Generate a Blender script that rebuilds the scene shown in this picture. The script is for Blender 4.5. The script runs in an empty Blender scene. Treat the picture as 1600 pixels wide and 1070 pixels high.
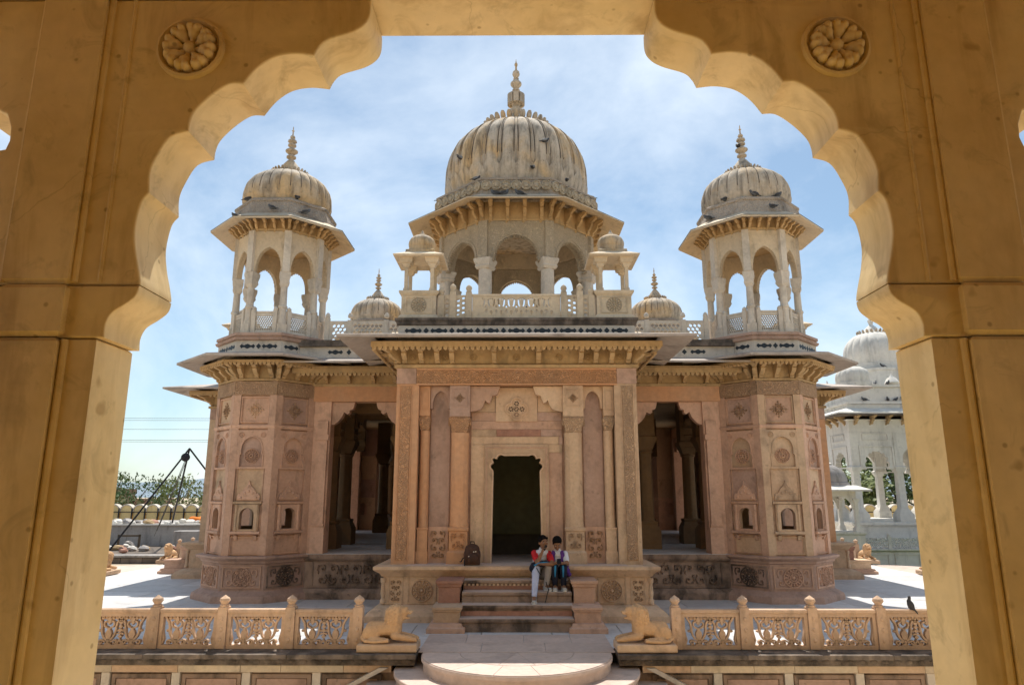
import bpy, bmesh, math, random
from math import sin, cos, pi, radians as R, sqrt, atan2, tan
from mathutils import Vector, Matrix, Euler
from mathutils.geometry import tessellate_polygon
random.seed(7)
S = bpy.context.scene
COL = S.collection

# ------------------------------------------------------------------ camera, sky, sun, exposure
EYE = 2.1
cam = bpy.data.cameras.new('camera'); cam_o = bpy.data.objects.new('camera', cam); COL.objects.link(cam_o)
cam.sensor_width = 36.0; cam.lens = 36.0 * 1090 / 1600; cam.clip_end = 6000; cam.clip_start = 0.05
cam_o.location = (0, 0, EYE)
cam_o.rotation_euler = (R(90 + 12.4), 0, R(0.37))
S.camera = cam_o
SUN_EL = 63.0
W = bpy.data.worlds.new('World'); S.world = W; W.use_nodes = True
wn = W.node_tree.nodes; wl = W.node_tree.links; wn.clear()
w_out = wn.new('ShaderNodeOutputWorld'); w_bg = wn.new('ShaderNodeBackground')
w_sky = wn.new('ShaderNodeTexSky'); w_sky.sky_type = 'NISHITA'; w_sky.sun_disc = False
w_sky.sun_elevation = R(SUN_EL); w_sky.sun_rotation = 0.0; w_sky.altitude = 400; w_sky.dust_density = 1.2; w_sky.ozone_density = 0.6
w_tc = wn.new('ShaderNodeTexCoord'); w_map = wn.new('ShaderNodeMapping'); w_map.inputs['Scale'].default_value = (1.0, 1.0, 1.5)
w_map.inputs['Rotation'].default_value = (0.3, 0.45, 0.2)
wl.new(w_tc.outputs['Generated'], w_map.inputs['Vector'])
w_n1 = wn.new('ShaderNodeTexNoise'); w_n1.inputs['Scale'].default_value = 2.2; w_n1.inputs['Detail'].default_value = 9; w_n1.inputs['Roughness'].default_value = 0.60; w_n1.inputs['Distortion'].default_value = 0.35
wl.new(w_map.outputs[0], w_n1.inputs['Vector'])
w_mr = wn.new('ShaderNodeMapRange'); w_mr.inputs[1].default_value = 0.40; w_mr.inputs[2].default_value = 0.74; w_mr.inputs[3].default_value = 0.04; w_mr.inputs[4].default_value = 0.80
wl.new(w_n1.outputs['Fac'], w_mr.inputs[0])
w_mix = wn.new('ShaderNodeMix'); w_mix.data_type = 'RGBA'
w_t = wn.new('ShaderNodeMix'); w_t.data_type = 'RGBA'; w_t.blend_type = 'MULTIPLY'; w_t.inputs[0].default_value = 1.0; w_t.inputs[7].default_value = (.90, 1.02, 1.0, 1); wl.new(w_sky.outputs[0], w_t.inputs[6])
wl.new(w_mr.outputs[0], w_mix.inputs[0]); wl.new(w_t.outputs[2], w_mix.inputs[6]); w_mix.inputs[7].default_value = (8.2, 8.9, 9.5, 1)
wl.new(w_mix.outputs[2], w_bg.inputs['Color']); w_bg.inputs['Strength'].default_value = 0.087
wl.new(w_bg.outputs[0], w_out.inputs[0])
sun = bpy.data.lights.new('sun', 'SUN'); sun.energy = 4.0; sun.angle = R(0.53); sun.color = (1.0, 0.95, 0.86)
sun_o = bpy.data.objects.new('sun', sun); COL.objects.link(sun_o); sun_o.location = (0, 60, 80)
sun_o.rotation_euler = (R(-(90 - SUN_EL)), 0, 0)
S.view_settings.view_transform = 'Standard'; S.view_settings.look = 'None'; S.view_settings.gamma = 1; S.view_settings.use_curve_mapping = False
S.view_settings.exposure = 0.66
S.render.engine = 'CYCLES'
S.cycles.max_bounces = 6; S.cycles.diffuse_bounces = 4; S.cycles.glossy_bounces = 2; S.cycles.transparent_max_bounces = 4
S.cycles.use_denoising = True; S.cycles.use_adaptive_sampling = True; S.cycles.adaptive_threshold = 0.02; S.cycles.caustics_reflective = False; S.cycles.caustics_refractive = False

# ------------------------------------------------------------------ mesh builder
class B:
    def __init__(s): s.v = []; s.f = []; s.M = None
    def add(s, vs, fs):
        o = len(s.v)
        if s.M is not None: vs = [tuple(s.M @ Vector(p)) for p in vs]
        s.v += [tuple(p) for p in vs]; s.f += [tuple(i + o for i in f) for f in fs]
    def box(s, x0, x1, y0, y1, z0, z1):
        s.add([(x0,y0,z0),(x1,y0,z0),(x1,y1,z0),(x0,y1,z0),(x0,y0,z1),(x1,y0,z1),(x1,y1,z1),(x0,y1,z1)],
              [(0,3,2,1),(4,5,6,7),(0,1,5,4),(1,2,6,5),(2,3,7,6),(3,0,4,7)]); return s
    def rings(s, loops, cap0=True, cap1=True, closed=True):
        n = len(loops[0]); vs = [p for l in loops for p in l]; fs = []
        for i in range(len(loops) - 1):
            for j in range(n if closed else n - 1):
                k = (j + 1) % n; fs.append((i*n+j, i*n+k, (i+1)*n+k, (i+1)*n+j))
        if cap0: fs.append(tuple(range(n))[::-1])
        if cap1: fs.append(tuple(range((len(loops)-1)*n, len(loops)*n)))
        s.add(vs, fs); return s
    def mould(s, poly, prof, cap0=True, cap1=True):
        return s.rings([[(x, y, z) for x, y in offs(poly, o)] for o, z in prof], cap0, cap1)
    def lathe(s, prof, n=24, cx=0, cy=0, fac=None, cap0=True, cap1=True):
        loops = []
        for r, z in prof:
            loops.append([(cx + r*(fac[j] if fac and r > 0.02 else 1)*cos(2*pi*j/n), cy + r*(fac[j] if fac and r > 0.02 else 1)*sin(2*pi*j/n), z) for j in range(n)])
        return s.rings(loops, cap0, cap1)
    def plate(s, outer, holes, y0, y1):
        loops = [outer] + list(holes); flat = [p for l in loops for p in l]; n = len(flat)
        tris = tessellate_polygon([[Vector((x, z, 0)) for x, z in l] for l in loops])
        vs = [(x, y0, z) for x, z in flat] + [(x, y1, z) for x, z in flat]
        fs = [t for t in tris] + [tuple(i + n for i in t[::-1]) for t in tris]
        o = 0
        for l in loops:
            m = len(l)
            for j in range(m): fs.append((o+j, o+(j+1) % m, n+o+(j+1) % m, n+o+j))
            o += m
        s.add(vs, fs); return s
    def plate_ch(s, outer, c, y0, y1):     # plate whose front edge at y0 is rounded over
        def signed(P): return sum(P[i-1][0]*P[i][1]-P[i][0]*P[i-1][1] for i in range(len(P)))
        if signed(outer) < 0: outer = outer[::-1]
        n = len(outer); loops = [[(x, y, z) for x, z in offs(outer, -o)] for o, y in ((c, y0), (c*.45, y0+c*.2), (c*.12, y0+c*.55), (0, y0+c))] + [[(x, y1, z) for x, z in outer]]
        vs = [p for l in loops for p in l]; fs = [(i*n+j, i*n+(j+1) % n, (i+1)*n+(j+1) % n, (i+1)*n+j) for i in range(4) for j in range(n)]
        tr = tessellate_polygon([[Vector((x, z, 0)) for x, y, z in loops[0]]]); fs += [tuple(t) for t in tr] + [tuple(4*n+i for i in t[::-1]) for t in tr]
        s.add(vs, fs); return s
    def prof_x(s, pts, x0, x1):            # a (y, z) outline drawn out along x
        n = len(pts); tris = tessellate_polygon([[Vector((a, b, 0)) for a, b in pts]])
        s.add([(x0, a, b) for a, b in pts] + [(x1, a, b) for a, b in pts],
              [t for t in tris] + [tuple(i+n for i in t[::-1]) for t in tris] + [(j, (j+1) % n, n+(j+1) % n, n+j) for j in range(n)]); return s
    def ribbon(s, pts, w, y0, y1):          # a bar of constant width in the xz plane
        L = []; Rr = []
        for i, (x, z) in enumerate(pts):
            a = pts[max(i-1, 0)]; b = pts[min(i+1, len(pts)-1)]
            d = Vector((b[0]-a[0], b[1]-a[1])); d.normalize() if d.length else None
            ww = w(i/(len(pts)-1)) if callable(w) else w
            L.append((x - d.y*ww/2, z + d.x*ww/2)); Rr.append((x + d.y*ww/2, z - d.x*ww/2))
        loops = [[(L[i][0], y0, L[i][1]), (Rr[i][0], y0, Rr[i][1]), (Rr[i][0], y1, Rr[i][1]), (L[i][0], y1, L[i][1])] for i in range(len(pts))]
        return s.rings(loops)
    def tube(s, pts, r, n=6):
        pts = [Vector(p) for p in pts]; loops = []
        for i, p in enumerate(pts):
            d = (pts[min(i+1, len(pts)-1)] - pts[max(i-1, 0)]).normalized()
            a = d.orthogonal().normalized() if i == 0 else (a - d*a.dot(d)).normalized()
            b = d.cross(a); rr = r[i] if isinstance(r, (list, tuple)) else r
            loops.append([tuple(p + a*rr*cos(2*pi*j/n) + b*rr*sin(2*pi*j/n)) for j in range(n)])
        return s.rings(loops)
    def ball(s, c, rad, nu=10, nv=6, rot=None):
        rx, ry, rz = rad if isinstance(rad, (tuple, list)) else (rad,)*3
        m = Euler(rot).to_matrix() if rot else None
        vs = []
        for i in range(1, nv):
            t = pi*i/nv
            for j in range(nu): vs.append(Vector((rx*sin(t)*cos(2*pi*j/nu), ry*sin(t)*sin(2*pi*j/nu), rz*cos(t))))
        vs += [Vector((0, 0, rz)), Vector((0, 0, -rz))]
        if m: vs = [m @ p for p in vs]
        vs = [tuple(p + Vector(c)) for p in vs]; fs = []
        for i in range(nv-2):
            for j in range(nu): k = (j+1) % nu; fs.append((i*nu+j, (i+1)*nu+j, (i+1)*nu+k, i*nu+k))
        T = (nv-1)*nu
        for j in range(nu): k = (j+1) % nu; fs.append((T, j, k)); fs.append((T+1, (nv-2)*nu+k, (nv-2)*nu+j))
        s.add(vs, fs); return s
    def mesh(s, name='m', angle=35):
        me = bpy.data.meshes.new(name); me.from_pydata(s.v, [], s.f)
        bm = bmesh.new(); bm.from_mesh(me); bmesh.ops.recalc_face_normals(bm, faces=bm.faces)
        for f in bm.faces: f.smooth = True
        bm.to_mesh(me); bm.free(); me.set_sharp_from_angle(angle=R(angle)); return me

def offs(poly, o):
    if abs(o) < 1e-9: return poly
    n = len(poly); out = []
    for i in range(n):
        p0 = Vector(poly[i-1]); p1 = Vector(poly[i]); p2 = Vector(poly[(i+1) % n])
        n1 = Vector(((p1-p0).y, -(p1-p0).x)).normalized(); n2 = Vector(((p2-p1).y, -(p2-p1).x)).normalized()
        m = (n1+n2); m = m / m.dot(n1) if m.length > 1e-6 else n1
        out.append(tuple(p1 + m*o))
    return out
def octo(ap): r = ap/cos(pi/8); return [(r*cos(pi/8+k*pi/4), r*sin(pi/8+k*pi/4)) for k in range(8)]
def rect(x0, x1, y0, y1): return [(x0, y0), (x1, y0), (x1, y1), (x0, y1)]
def rz(x0, x1, z0, z1): return [(x0, z0), (x1, z0), (x1, z1), (x0, z1)]
def circ(cx, cz, r, n=16, a0=0): return [(cx + r*cos(a0+2*pi*i/n), cz + r*sin(a0+2*pi*i/n)) for i in range(n)]
def bez(p0, p1, p2, p3, n=12):
    return [tuple(((1-t)**3*a + 3*(1-t)**2*t*b + 3*(1-t)*t*t*c + t**3*d) for a, b, c, d in zip(p0, p1, p2, p3)) for t in [i/n for i in range(n+1)]]
def keel(w, zs, za, n=10):
    """pointed arch outline from right spring over the apex to left spring"""
    h = za - zs
    r = bez((w/2, zs), (w/2, zs+.67*h), (.31*w, zs+.905*h), (0, za), n)
    return r + [(-x, z) for x, z in r[-2::-1]]
def cusped(w, zs, za, lobes=4, d=.06, n=6, flat=0.0):
    """scalloped arch outline, right spring to left spring"""
    h = za - zs; c = bez((w/2, zs), (w/2, zs+.7*h), (.32*w+flat, zs+.95*h), (flat, za), 60); r = []
    for k in range(lobes):
        for i in range(n if k < lobes-1 else n+1):
            t = (k + i/n)/lobes; j = min(60, int(t*60)); a = c[max(j-1, 0)]; b = c[min(j+1, 60)]
            dx, dz = b[0]-a[0], b[1]-a[1]; l = sqrt(dx*dx+dz*dz) or 1; nx, nz = dz/l, -dx/l
            e = d*(sin(pi*i/n) - .5)
            r.append((max(c[j][0]+nx*e, 0.0), c[j][1]+nz*e))
    r[-1] = (flat, za)
    return r + [(-x, z) for x, z in (r[::-1] if flat > 0 else r[-2::-1])]
def arch_panel(x0, x1, z1, arch):          # rectangle with an arch cut from its foot
    zs = arch[0][1]
    return [(x0, zs), (x0, z1), (x1, z1), (x1, zs)] + list(arch)

KIDS = {}
def obj(name, me, mat, parent=None, loc=(0,0,0), rot=0.0, **kw):
    if isinstance(me, B): me = me.mesh(name)
    o = bpy.data.objects.new(name, me); COL.objects.link(o)
    if mat is not None and not me.materials: me.materials.append(mat)
    elif mat is not None and me.materials[0] != mat:
        o.material_slots[0].link = 'OBJECT'; o.material_slots[0].material = mat
    o.parent = parent; o.location = loc
    if parent is not None: KIDS.setdefault(parent.name, []).append(o)
    o.rotation_euler = rot if isinstance(rot, (tuple, list)) else (0, 0, rot)
    for k, v in kw.items(): o[k] = v
    return o
def empty(name, loc=(0,0,0), rot=0.0, **kw):
    o = bpy.data.objects.new(name, None); COL.objects.link(o); o.location = loc; o.rotation_euler = (0, 0, rot)
    for k, v in kw.items(): o[k] = v
    return o
def copy_tree(o, parent=None, rot=None, loc=None):
    c = o.copy(); COL.objects.link(c); c.parent = parent
    if rot is not None: c.rotation_euler = (0, 0, rot)
    if loc is not None: c.location = loc
    if parent is not None: KIDS.setdefault(parent.name, []).append(c)
    for ch in list(KIDS.get(o.name, ())): copy_tree(ch, c)
    return c

def sculpt(b, voxel, name, it=2, fac=.5):
    me = bpy.data.meshes.new('tmp'); me.from_pydata(b.v, [], b.f)
    bm = bmesh.new(); bm.from_mesh(me); bmesh.ops.recalc_face_normals(bm, faces=bm.faces); bm.to_mesh(me); bm.free()
    o = bpy.data.objects.new('tmp', me); COL.objects.link(o)
    m = o.modifiers.new('r', 'REMESH'); m.mode = 'VOXEL'; m.voxel_size = voxel; m.use_smooth_shade = True
    m = o.modifiers.new('s', 'SMOOTH'); m.iterations = it; m.factor = fac
    dg = bpy.context.evaluated_depsgraph_get(); out = bpy.data.meshes.new_from_object(o.evaluated_get(dg)); out.name = name
    bpy.data.objects.remove(o); out.materials.clear()
    for p in out.polygons: p.use_smooth = True
    return out

# ------------------------------------------------------------------ materials
def stone(name, c1, c2, stain=.3, stain_col=(.035,.03,.026), scale=1.0, rough=.85, bump=.35, carve=0.0, cscale=26.0, rnd=.10, streak=False, spec=.25, bevel=0.0, lo=.52, hi=.72, warm=None, amp=.55, crack=0.0):
    m = bpy.data.materials.new(name); m.use_nodes = True; N = m.node_tree.nodes; L = m.node_tree.links
    bs = N['Principled BSDF']; bs.inputs['Roughness'].default_value = rough; bs.inputs['Specular IOR Level'].default_value = spec
    g = N.new('ShaderNodeNewGeometry'); P = g.outputs['Position']
    def noise(sc, det, vec=P, rgh=.55, dist=0):
        n = N.new('ShaderNodeTexNoise'); n.inputs['Scale'].default_value = sc; n.inputs['Detail'].default_value = det; n.inputs['Roughness'].default_value = rgh; n.inputs['Distortion'].default_value = dist
        L.new(vec, n.inputs['Vector']); return n.outputs['Fac']
    def mr(v, a, b, c, d):
        n = N.new('ShaderNodeMapRange'); L.new(v, n.inputs[0])
        for i, x in enumerate((a, b, c, d)): n.inputs[i+1].default_value = x
        return n.outputs[0]
    def mix(f, a, b, mode='MIX'):
        n = N.new('ShaderNodeMix'); n.data_type = 'RGBA'; n.blend_type = mode
        for s_, v in ((0, f), (6, a), (7, b)):
            if hasattr(v, 'links'): L.new(v, n.inputs[s_])
            elif isinstance(v, (int, float)): n.inputs[s_].default_value = v
            else: n.inputs[s_].default_value = (*v, 1)
        return n.outputs[2]
    col = mix(mr(noise(1.1*scale, 4), .36, .64, 0, 1), c1, c2)
    if warm: col = mix(mr(noise(.55*scale, 3, dist=.6), .48, .66, 0, .8), col, warm)
    v2 = mr(noise(11*scale, 3), .25, .75, 1-.20*amp, 1+.16*amp)
    oi = N.new('ShaderNodeObjectInfo'); v3 = mr(oi.outputs['Random'], 0, 1, 1-rnd, 1+rnd)
    mu = N.new('ShaderNodeMath'); mu.operation = 'MULTIPLY'; L.new(v2, mu.inputs[0]); L.new(v3, mu.inputs[1])
    hs = N.new('ShaderNodeHueSaturation'); L.new(col, hs.inputs['Color']); L.new(mu.outputs[0], hs.inputs['Value']); col = hs.outputs[0]
    if stain > 0:
        mp = N.new('ShaderNodeMapping'); mp.inputs['Scale'].default_value = (2.2, 2.2, .35) if streak else (1.3, 1.3, .8); L.new(P, mp.inputs['Vector'])
        st = mr(noise(1.6*scale, 5, mp.outputs[0], .62, .4), lo, hi, 0, stain)
        col = mix(st, col, stain_col)
        sp = mr(noise(6.5*scale, 2), .68, .78, 0, stain*.8); col = mix(sp, col, stain_col)
    if crack > 0:
        nz = N.new('ShaderNodeTexNoise'); nz.inputs['Scale'].default_value = 2.5; nz.inputs['Detail'].default_value = 4; L.new(P, nz.inputs['Vector'])
        ad = N.new('ShaderNodeVectorMath'); ad.operation = 'MULTIPLY_ADD'; L.new(nz.outputs['Color'], ad.inputs[0]); ad.inputs[1].default_value = (.5, .5, .5); L.new(P, ad.inputs[2])
        vc = N.new('ShaderNodeTexVoronoi'); vc.feature = 'DISTANCE_TO_EDGE'; vc.inputs['Scale'].default_value = .85; L.new(ad.outputs[0], vc.inputs['Vector'])
        ck = mr(vc.outputs['Distance'], 0, .005, crack*.35, 0); gate = mr(noise(1.3, 2), .50, .56, 0, 1)
        mm = N.new('ShaderNodeMath'); mm.operation = 'MULTIPLY'; L.new(ck, mm.inputs[0]); L.new(gate, mm.inputs[1]); col = mix(mm.outputs[0], col, tuple(x*.5 for x in stain_col))
        vp = N.new('ShaderNodeTexVoronoi'); vp.feature = 'F1'; vp.inputs['Scale'].default_value = 7.0; L.new(P, vp.inputs['Vector'])
        col = mix(mr(vp.outputs['Distance'], .05, .10, crack*.7, 0), col, tuple(x*.7 for x in stain_col))
        bl = mr(noise(3.6, 4, rgh=.7, dist=1.2), .56, .70, 0, .45); col = mix(bl, col, tuple(x*.55 for x in c2))
    L.new(col, bs.inputs['Base Color'])
    bp = N.new('ShaderNodeBump'); bp.inputs['Strength'].default_value = bump; bp.inputs['Distance'].default_value = .012
    L.new(noise(32*scale, 3, rgh=.65), bp.inputs['Height']); nrm = bp.outputs[0]
    if bevel > 0:
        bv = N.new('ShaderNodeBevel'); bv.samples = 4; bv.inputs['Radius'].default_value = bevel; L.new(bv.outputs[0], bp.inputs['Normal'])
    if carve > 0:
        nz = N.new('ShaderNodeTexNoise'); nz.inputs['Scale'].default_value = cscale*.35; nz.inputs['Detail'].default_value = 1; L.new(P, nz.inputs['Vector'])
        ad = N.new('ShaderNodeVectorMath'); ad.operation = 'MULTIPLY_ADD'; L.new(nz.outputs['Color'], ad.inputs[0]); ad.inputs[1].default_value = (.07, .07, .07); L.new(P, ad.inputs[2])
        vo = N.new('ShaderNodeTexVoronoi'); vo.feature = 'F1'; vo.inputs['Scale'].default_value = cscale*.62; L.new(ad.outputs[0], vo.inputs['Vector'])
        wv = N.new('ShaderNodeMath'); wv.operation = 'SINE'; ml = N.new('ShaderNodeMath'); ml.operation = 'MULTIPLY'; ml.inputs[1].default_value = 17.0
        L.new(vo.outputs['Distance'], ml.inputs[0]); L.new(ml.outputs[0], wv.inputs[0])
        b2 = N.new('ShaderNodeBump'); b2.inputs['Strength'].default_value = carve; b2.inputs['Distance'].default_value = .014
        L.new(wv.outputs[0], b2.inputs['Height']); L.new(nrm, b2.inputs['Normal']); nrm = b2.outputs[0]
        dk = mr(wv.outputs[0], -1, -.1, .55*min(carve, 1), 0); c2_ = mix(dk, col, tuple(x*.5 for x in c2)); L.new(c2_, bs.inputs['Base Color'])
    L.new(nrm, bs.inputs['Normal'])
    return m
def plain(name, c, rough=.7, spec=.3, metal=0, var=.12, sc=8):
    m = bpy.data.materials.new(name); m.use_nodes = True; N = m.node_tree.nodes; L = m.node_tree.links; bs = N['Principled BSDF']
    bs.inputs['Roughness'].default_value = rough; bs.inputs['Specular IOR Level'].default_value = spec; bs.inputs['Metallic'].default_value = metal
    tc = N.new('ShaderNodeTexCoord'); n = N.new('ShaderNodeTexNoise'); n.inputs['Scale'].default_value = sc; n.inputs['Detail'].default_value = 4; L.new(tc.outputs['Object'], n.inputs['Vector'])
    mr = N.new('ShaderNodeMapRange'); L.new(n.outputs['Fac'], mr.inputs[0]); mr.inputs[1].default_value = .3; mr.inputs[2].default_value = .7; mr.inputs[3].default_value = 1-var; mr.inputs[4].default_value = 1+var
    hs = N.new('ShaderNodeHueSaturation'); hs.inputs['Color'].default_value = (*c, 1); L.new(mr.outputs[0], hs.inputs['Value']); L.new(hs.outputs[0], bs.inputs['Base Color'])
    return m
M = {}
M['orange'] = stone('orange_sandstone', (.60,.315,.165), (.55,.325,.195), stain=.10, rnd=.07)
M['pink'] = stone('pink_sandstone', (.61,.395,.285), (.53,.34,.245), stain=.38, rnd=.14, scale=1.5)
M['buff'] = stone('buff_sandstone', (.60,.435,.295), (.54,.37,.245), stain=.38, rnd=.12, scale=1.5)
M['mauve'] = stone('mauve_sandstone', (.45,.30,.235), (.50,.345,.275), stain=.40, rnd=.10, scale=1.6)
M['red'] = stone('red_sandstone', (.33,.165,.115), (.40,.22,.16), stain=.35, rnd=.15, scale=2)
M['soot'] = stone('weathered_sandstone', (.36,.26,.20), (.30,.215,.165), stain=.80, rnd=.08, lo=.44, hi=.62)
M['carve_o'] = stone('carved_orange_sandstone', (.62,.325,.165), (.57,.33,.19), stain=.08, carve=.8, rnd=.06)
M['carve_b'] = stone('carved_buff_sandstone', (.57,.39,.25), (.52,.34,.22), stain=.28, carve=.8, rnd=.06)
M['carve_s'] = stone('carved_weathered_sandstone', (.36,.26,.195), (.30,.215,.165), stain=.75, carve=.9, cscale=15, lo=.44, hi=.64)
M['ochre'] = stone('ochre_limestone', (.53,.37,.20), (.45,.31,.165), stain=.42, scale=1.6, rnd=.08)
M['cream'] = stone('cream_marble', (.63,.515,.37), (.57,.47,.35), stain=.34, rnd=.10, scale=1.6)
M['carve_c'] = stone('carved_cream_marble', (.62,.515,.375), (.57,.47,.35), stain=.28, carve=.8, cscale=22)
M['pale'] = stone('pale_marble', (.66,.59,.50), (.58,.51,.43), stain=.32, scale=1.6, rnd=.06)
M['dome'] = stone('weathered_dome_marble', (.55,.465,.37), (.45,.385,.31), stain=.68, streak=True, warm=(.62,.42,.21), scale=1.5, rnd=.06, lo=.46, hi=.72)
M['drumst'] = stone('weathered_drum_marble', (.43,.36,.295), (.35,.295,.245), stain=.6, carve=.5, cscale=14)
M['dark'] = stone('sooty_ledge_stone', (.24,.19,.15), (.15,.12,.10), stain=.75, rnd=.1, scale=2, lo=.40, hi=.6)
M['slab'] = stone('eave_top_stone', (.47,.41,.36), (.40,.34,.30), stain=.45, rnd=.06)
M['inlay'] = plain('black_slate_inlay', (.022,.030,.038), .45)
M['floor'] = stone('terrace_marble', (.60,.585,.57), (.54,.53,.53), stain=.22, rough=.55, bump=.12, rnd=.15, scale=.8)
M['landing'] = stone('landing_sandstone', (.58,.46,.39), (.52,.41,.35), stain=.25, bump=.2, rnd=.07)
M['rail'] = stone('railing_sandstone', (.58,.40,.27), (.52,.365,.26), stain=.36, rnd=.15, scale=1.8)
M['lion'] = stone('lion_sandstone', (.64,.405,.22), (.58,.37,.21), stain=.34, rnd=.04, bump=.8, scale=2.2)
M['white'] = stone('white_marble', (.70,.665,.60), (.62,.59,.54), stain=.34, streak=True, rnd=.04, scale=.7, amp=.4)
M['gold'] = stone('honey_limestone', (.77,.61,.345), (.66,.49,.235), stain=.62, stain_col=(.27,.15,.035), crack=.75, scale=1.1, rough=.55, bump=.06, rnd=.0, warm=(.72,.56,.34), streak=True, lo=.5, hi=.78, amp=.35)
M['gold_bounce'] = stone('ochre_bounce_tint', (.52,.30,.028), (.47,.27,.022), stain=.1, rnd=0)  # deep ochre given to unseen gallery surfaces to tint their bounce light
M['gold_dk'] = stone('honey_bounce_floor', (.53,.34,.08), (.48,.30,.065), stain=.2, rnd=.05)  # golden colour chosen so the unseen floor warms the bounce light
M['grey'] = stone('grey_rubble_wall', (.40,.37,.345), (.30,.28,.265), stain=.5, streak=True)
M['dkwall'] = stone('dark_rubble_stone', (.20,.155,.12), (.13,.105,.085), stain=.5, rnd=.3)
M['yellow'] = stone('yellow_limewash', (.74,.55,.255), (.68,.50,.24), stain=.2, streak=True)
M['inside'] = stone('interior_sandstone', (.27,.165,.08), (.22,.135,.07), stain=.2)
M['wood'] = plain('green_black_door_wood', (.13,.125,.065), .6)
M['void'] = plain('painted_shade', (.10,.085,.065), .9)  # dark colour paints the shade behind the lattice and the door

# ------------------------------------------------------------------ shared ornament
def medallion(r, rings=3, petals=12, hole=False, t=.034):
    """carved rosette in the xz plane, its relief towards -y"""
    b = B()
    def ring(ra, w):
        n = 28
        b.rings([[(rr*cos(2*pi*j/n), yy, rr*sin(2*pi*j/n)) for j in range(n)] for rr, yy in ((ra-w, 0), (ra-w*.45, -t), (ra+w*.45, -t), (ra+w, 0))], False, False)
    ring(r*.95, r*.06)
    if rings > 1: ring(r*.55, r*.05)
    if rings > 2: ring(r*.32, r*.05)
    for k in range(petals):
        a = 2*pi*k/petals; b.ball((r*.74*cos(a), 0, r*.74*sin(a)), (r*.15, t*1.3, r*.085), 8, 5, (0, -a, 0))
    for k in range(8):
        a = 2*pi*(k+.5)/8; b.ball((r*.43*cos(a), 0, r*.43*sin(a)), (r*.09, t, r*.06), 6, 4, (0, -a, 0))
    if hole: b.plate(circ(0, 0, r*.24, 14), [circ(0, 0, r*.15, 14)], -t*1.6, 0)
    else: b.ball((0, 0, 0), (r*.2, t*1.6, r*.2), 10, 5)
    return b
def leafy(w, h, t=.02, seed=1):
    """scrolling foliage relief filling a w x h panel: a grid of curled stems with leaves"""
    t *= 1.7; b = B(); rr = random.Random(seed); c = min(w, h)*.52
    nx, nz = max(1, round(w/c)), max(1, round(h/c)); cw, ch = w/nx, h/nz
    for i in range(nx):
        for j in range(nz):
            cx, cz = -w/2+(i+.5)*cw, -h/2+(j+.5)*ch; fx = -1 if (i+j) % 2 else 1; fz = 1 if j >= nz/2 else -1
            pts = []
            for k in range(13):
                q = k/12; a = -.9+q*6.2; r_ = .47*(1-.78*q); pts.append((cx+fx*cw*r_*cos(a), cz+fz*ch*r_*sin(a)))
            b.ribbon(pts, lambda q_: .085*c*(1.15-.5*q_), -t, 0)
            for k in (0, 3, 6): x, z = pts[k]; dx, dz = x-cx, z-cz; b.ball((cx+dx*1.12, 0, cz+dz*1.12), (c*.11, t*1.1, c*.055), 6, 4, (0, -atan2(dz, dx)+.7*fx, 0))
            b.ball((cx, 0, cz), (c*.085, t*1.4, c*.085), 7, 4)
    return b
def diamond_motif(s, t=.016):
    t *= 1.8; b = B()
    for i in range(-3, 4):
        for j in range(-3, 4):
            if abs(i)+abs(j) <= 3:
                x, z = i*s/3.3, j*s/3.3
                b.ball((x, 0, z), (s*.13, t, s*.13), 8, 4)
                if abs(i)+abs(j) == 3: b.ball((x*1.12, 0, z*1.12), (s*.08, t*1.2, s*.08), 6, 4)
    n = 24
    b.rings([[(rr*s*.42*cos(2*pi*j/n), yy, rr*s*.42*sin(2*pi*j/n)) for j in range(n)] for rr, yy in ((.8, 0), (.95, -t*1.4), (1.1, 0))], False, False)
    return b
def frame_b(x0, x1, z0, z1, w, y0, y1): return B().plate(rz(x0, x1, z0, z1), [rz(x0+w, x1-w, z0+w, z1-w)], y0, y1)
def bracket_b(d, h, w):                     # scrolled cornice bracket, wall at y=0, reaching to y=-d
    pr = [(0, 0), (-.10*d, .02*h), (-.22*d, .12*h), (-.20*d, .22*h), (-.34*d, .30*h), (-.52*d, .46*h), (-.60*d, .60*h), (-.56*d, .68*h), (-.72*d, .74*h), (-.94*d, .84*h), (-d, .93*h), (-d, h), (0, h)]
    b = B().prof_x(pr, -w/2, w/2)
    b.prof_x([(-.30*d, .80*h), (-.98*d, .86*h), (-1.02*d, .96*h), (-.3*d, 1.0*h-.004)], -w*.68, w*.68)
    b.ball((-.10*d, 0, -.03*h), (w*.42, w*.42, h*.09), 8, 5)
    return b
def dentils(b, x0, x1, y, z, step=.10, h=.07):
    n = max(1, int((x1-x0)/step)); st = (x1-x0)/n
    for i in range(n):
        x = x0+(i+.5)*st; w = st*.36
        b.add([(x-w, y-.03, z), (x+w, y-.03, z), (x+w, y+.03, z), (x-w, y+.03, z), (x-w, y-.03, z-h*.55), (x+w, y-.03, z-h*.55), (x+w, y+.03, z-h*.55), (x-w, y+.03, z-h*.55), (x, y, z-h)],
              [(0,1,5,4),(1,2,6,5),(2,3,7,6),(3,0,4,7),(4,5,8),(5,6,8),(6,7,8),(7,4,8)])
def inlay_long():
    b = B(); s = .052
    pts = []
    top = [(-.17, 0), (-.13, s*.9), (-.095, s*.45), (-.06, s*.45), (-.04, s*.75), (0, s*1.05), (.04, s*.75), (.06, s*.45), (.095, s*.45), (.13, s*.9), (.17, 0)]
    return b.plate(top + [(x, -z) for x, z in top[-2:0:-1]], [], -.006, 0)
def inlay_dia(): return B().plate([(-.056, 0), (0, .062), (.056, 0), (0, -.062)], [], -.006, 0)
IN_L = inlay_long().mesh('inlay'); IN_D = inlay_dia().mesh('inlay')
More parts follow.
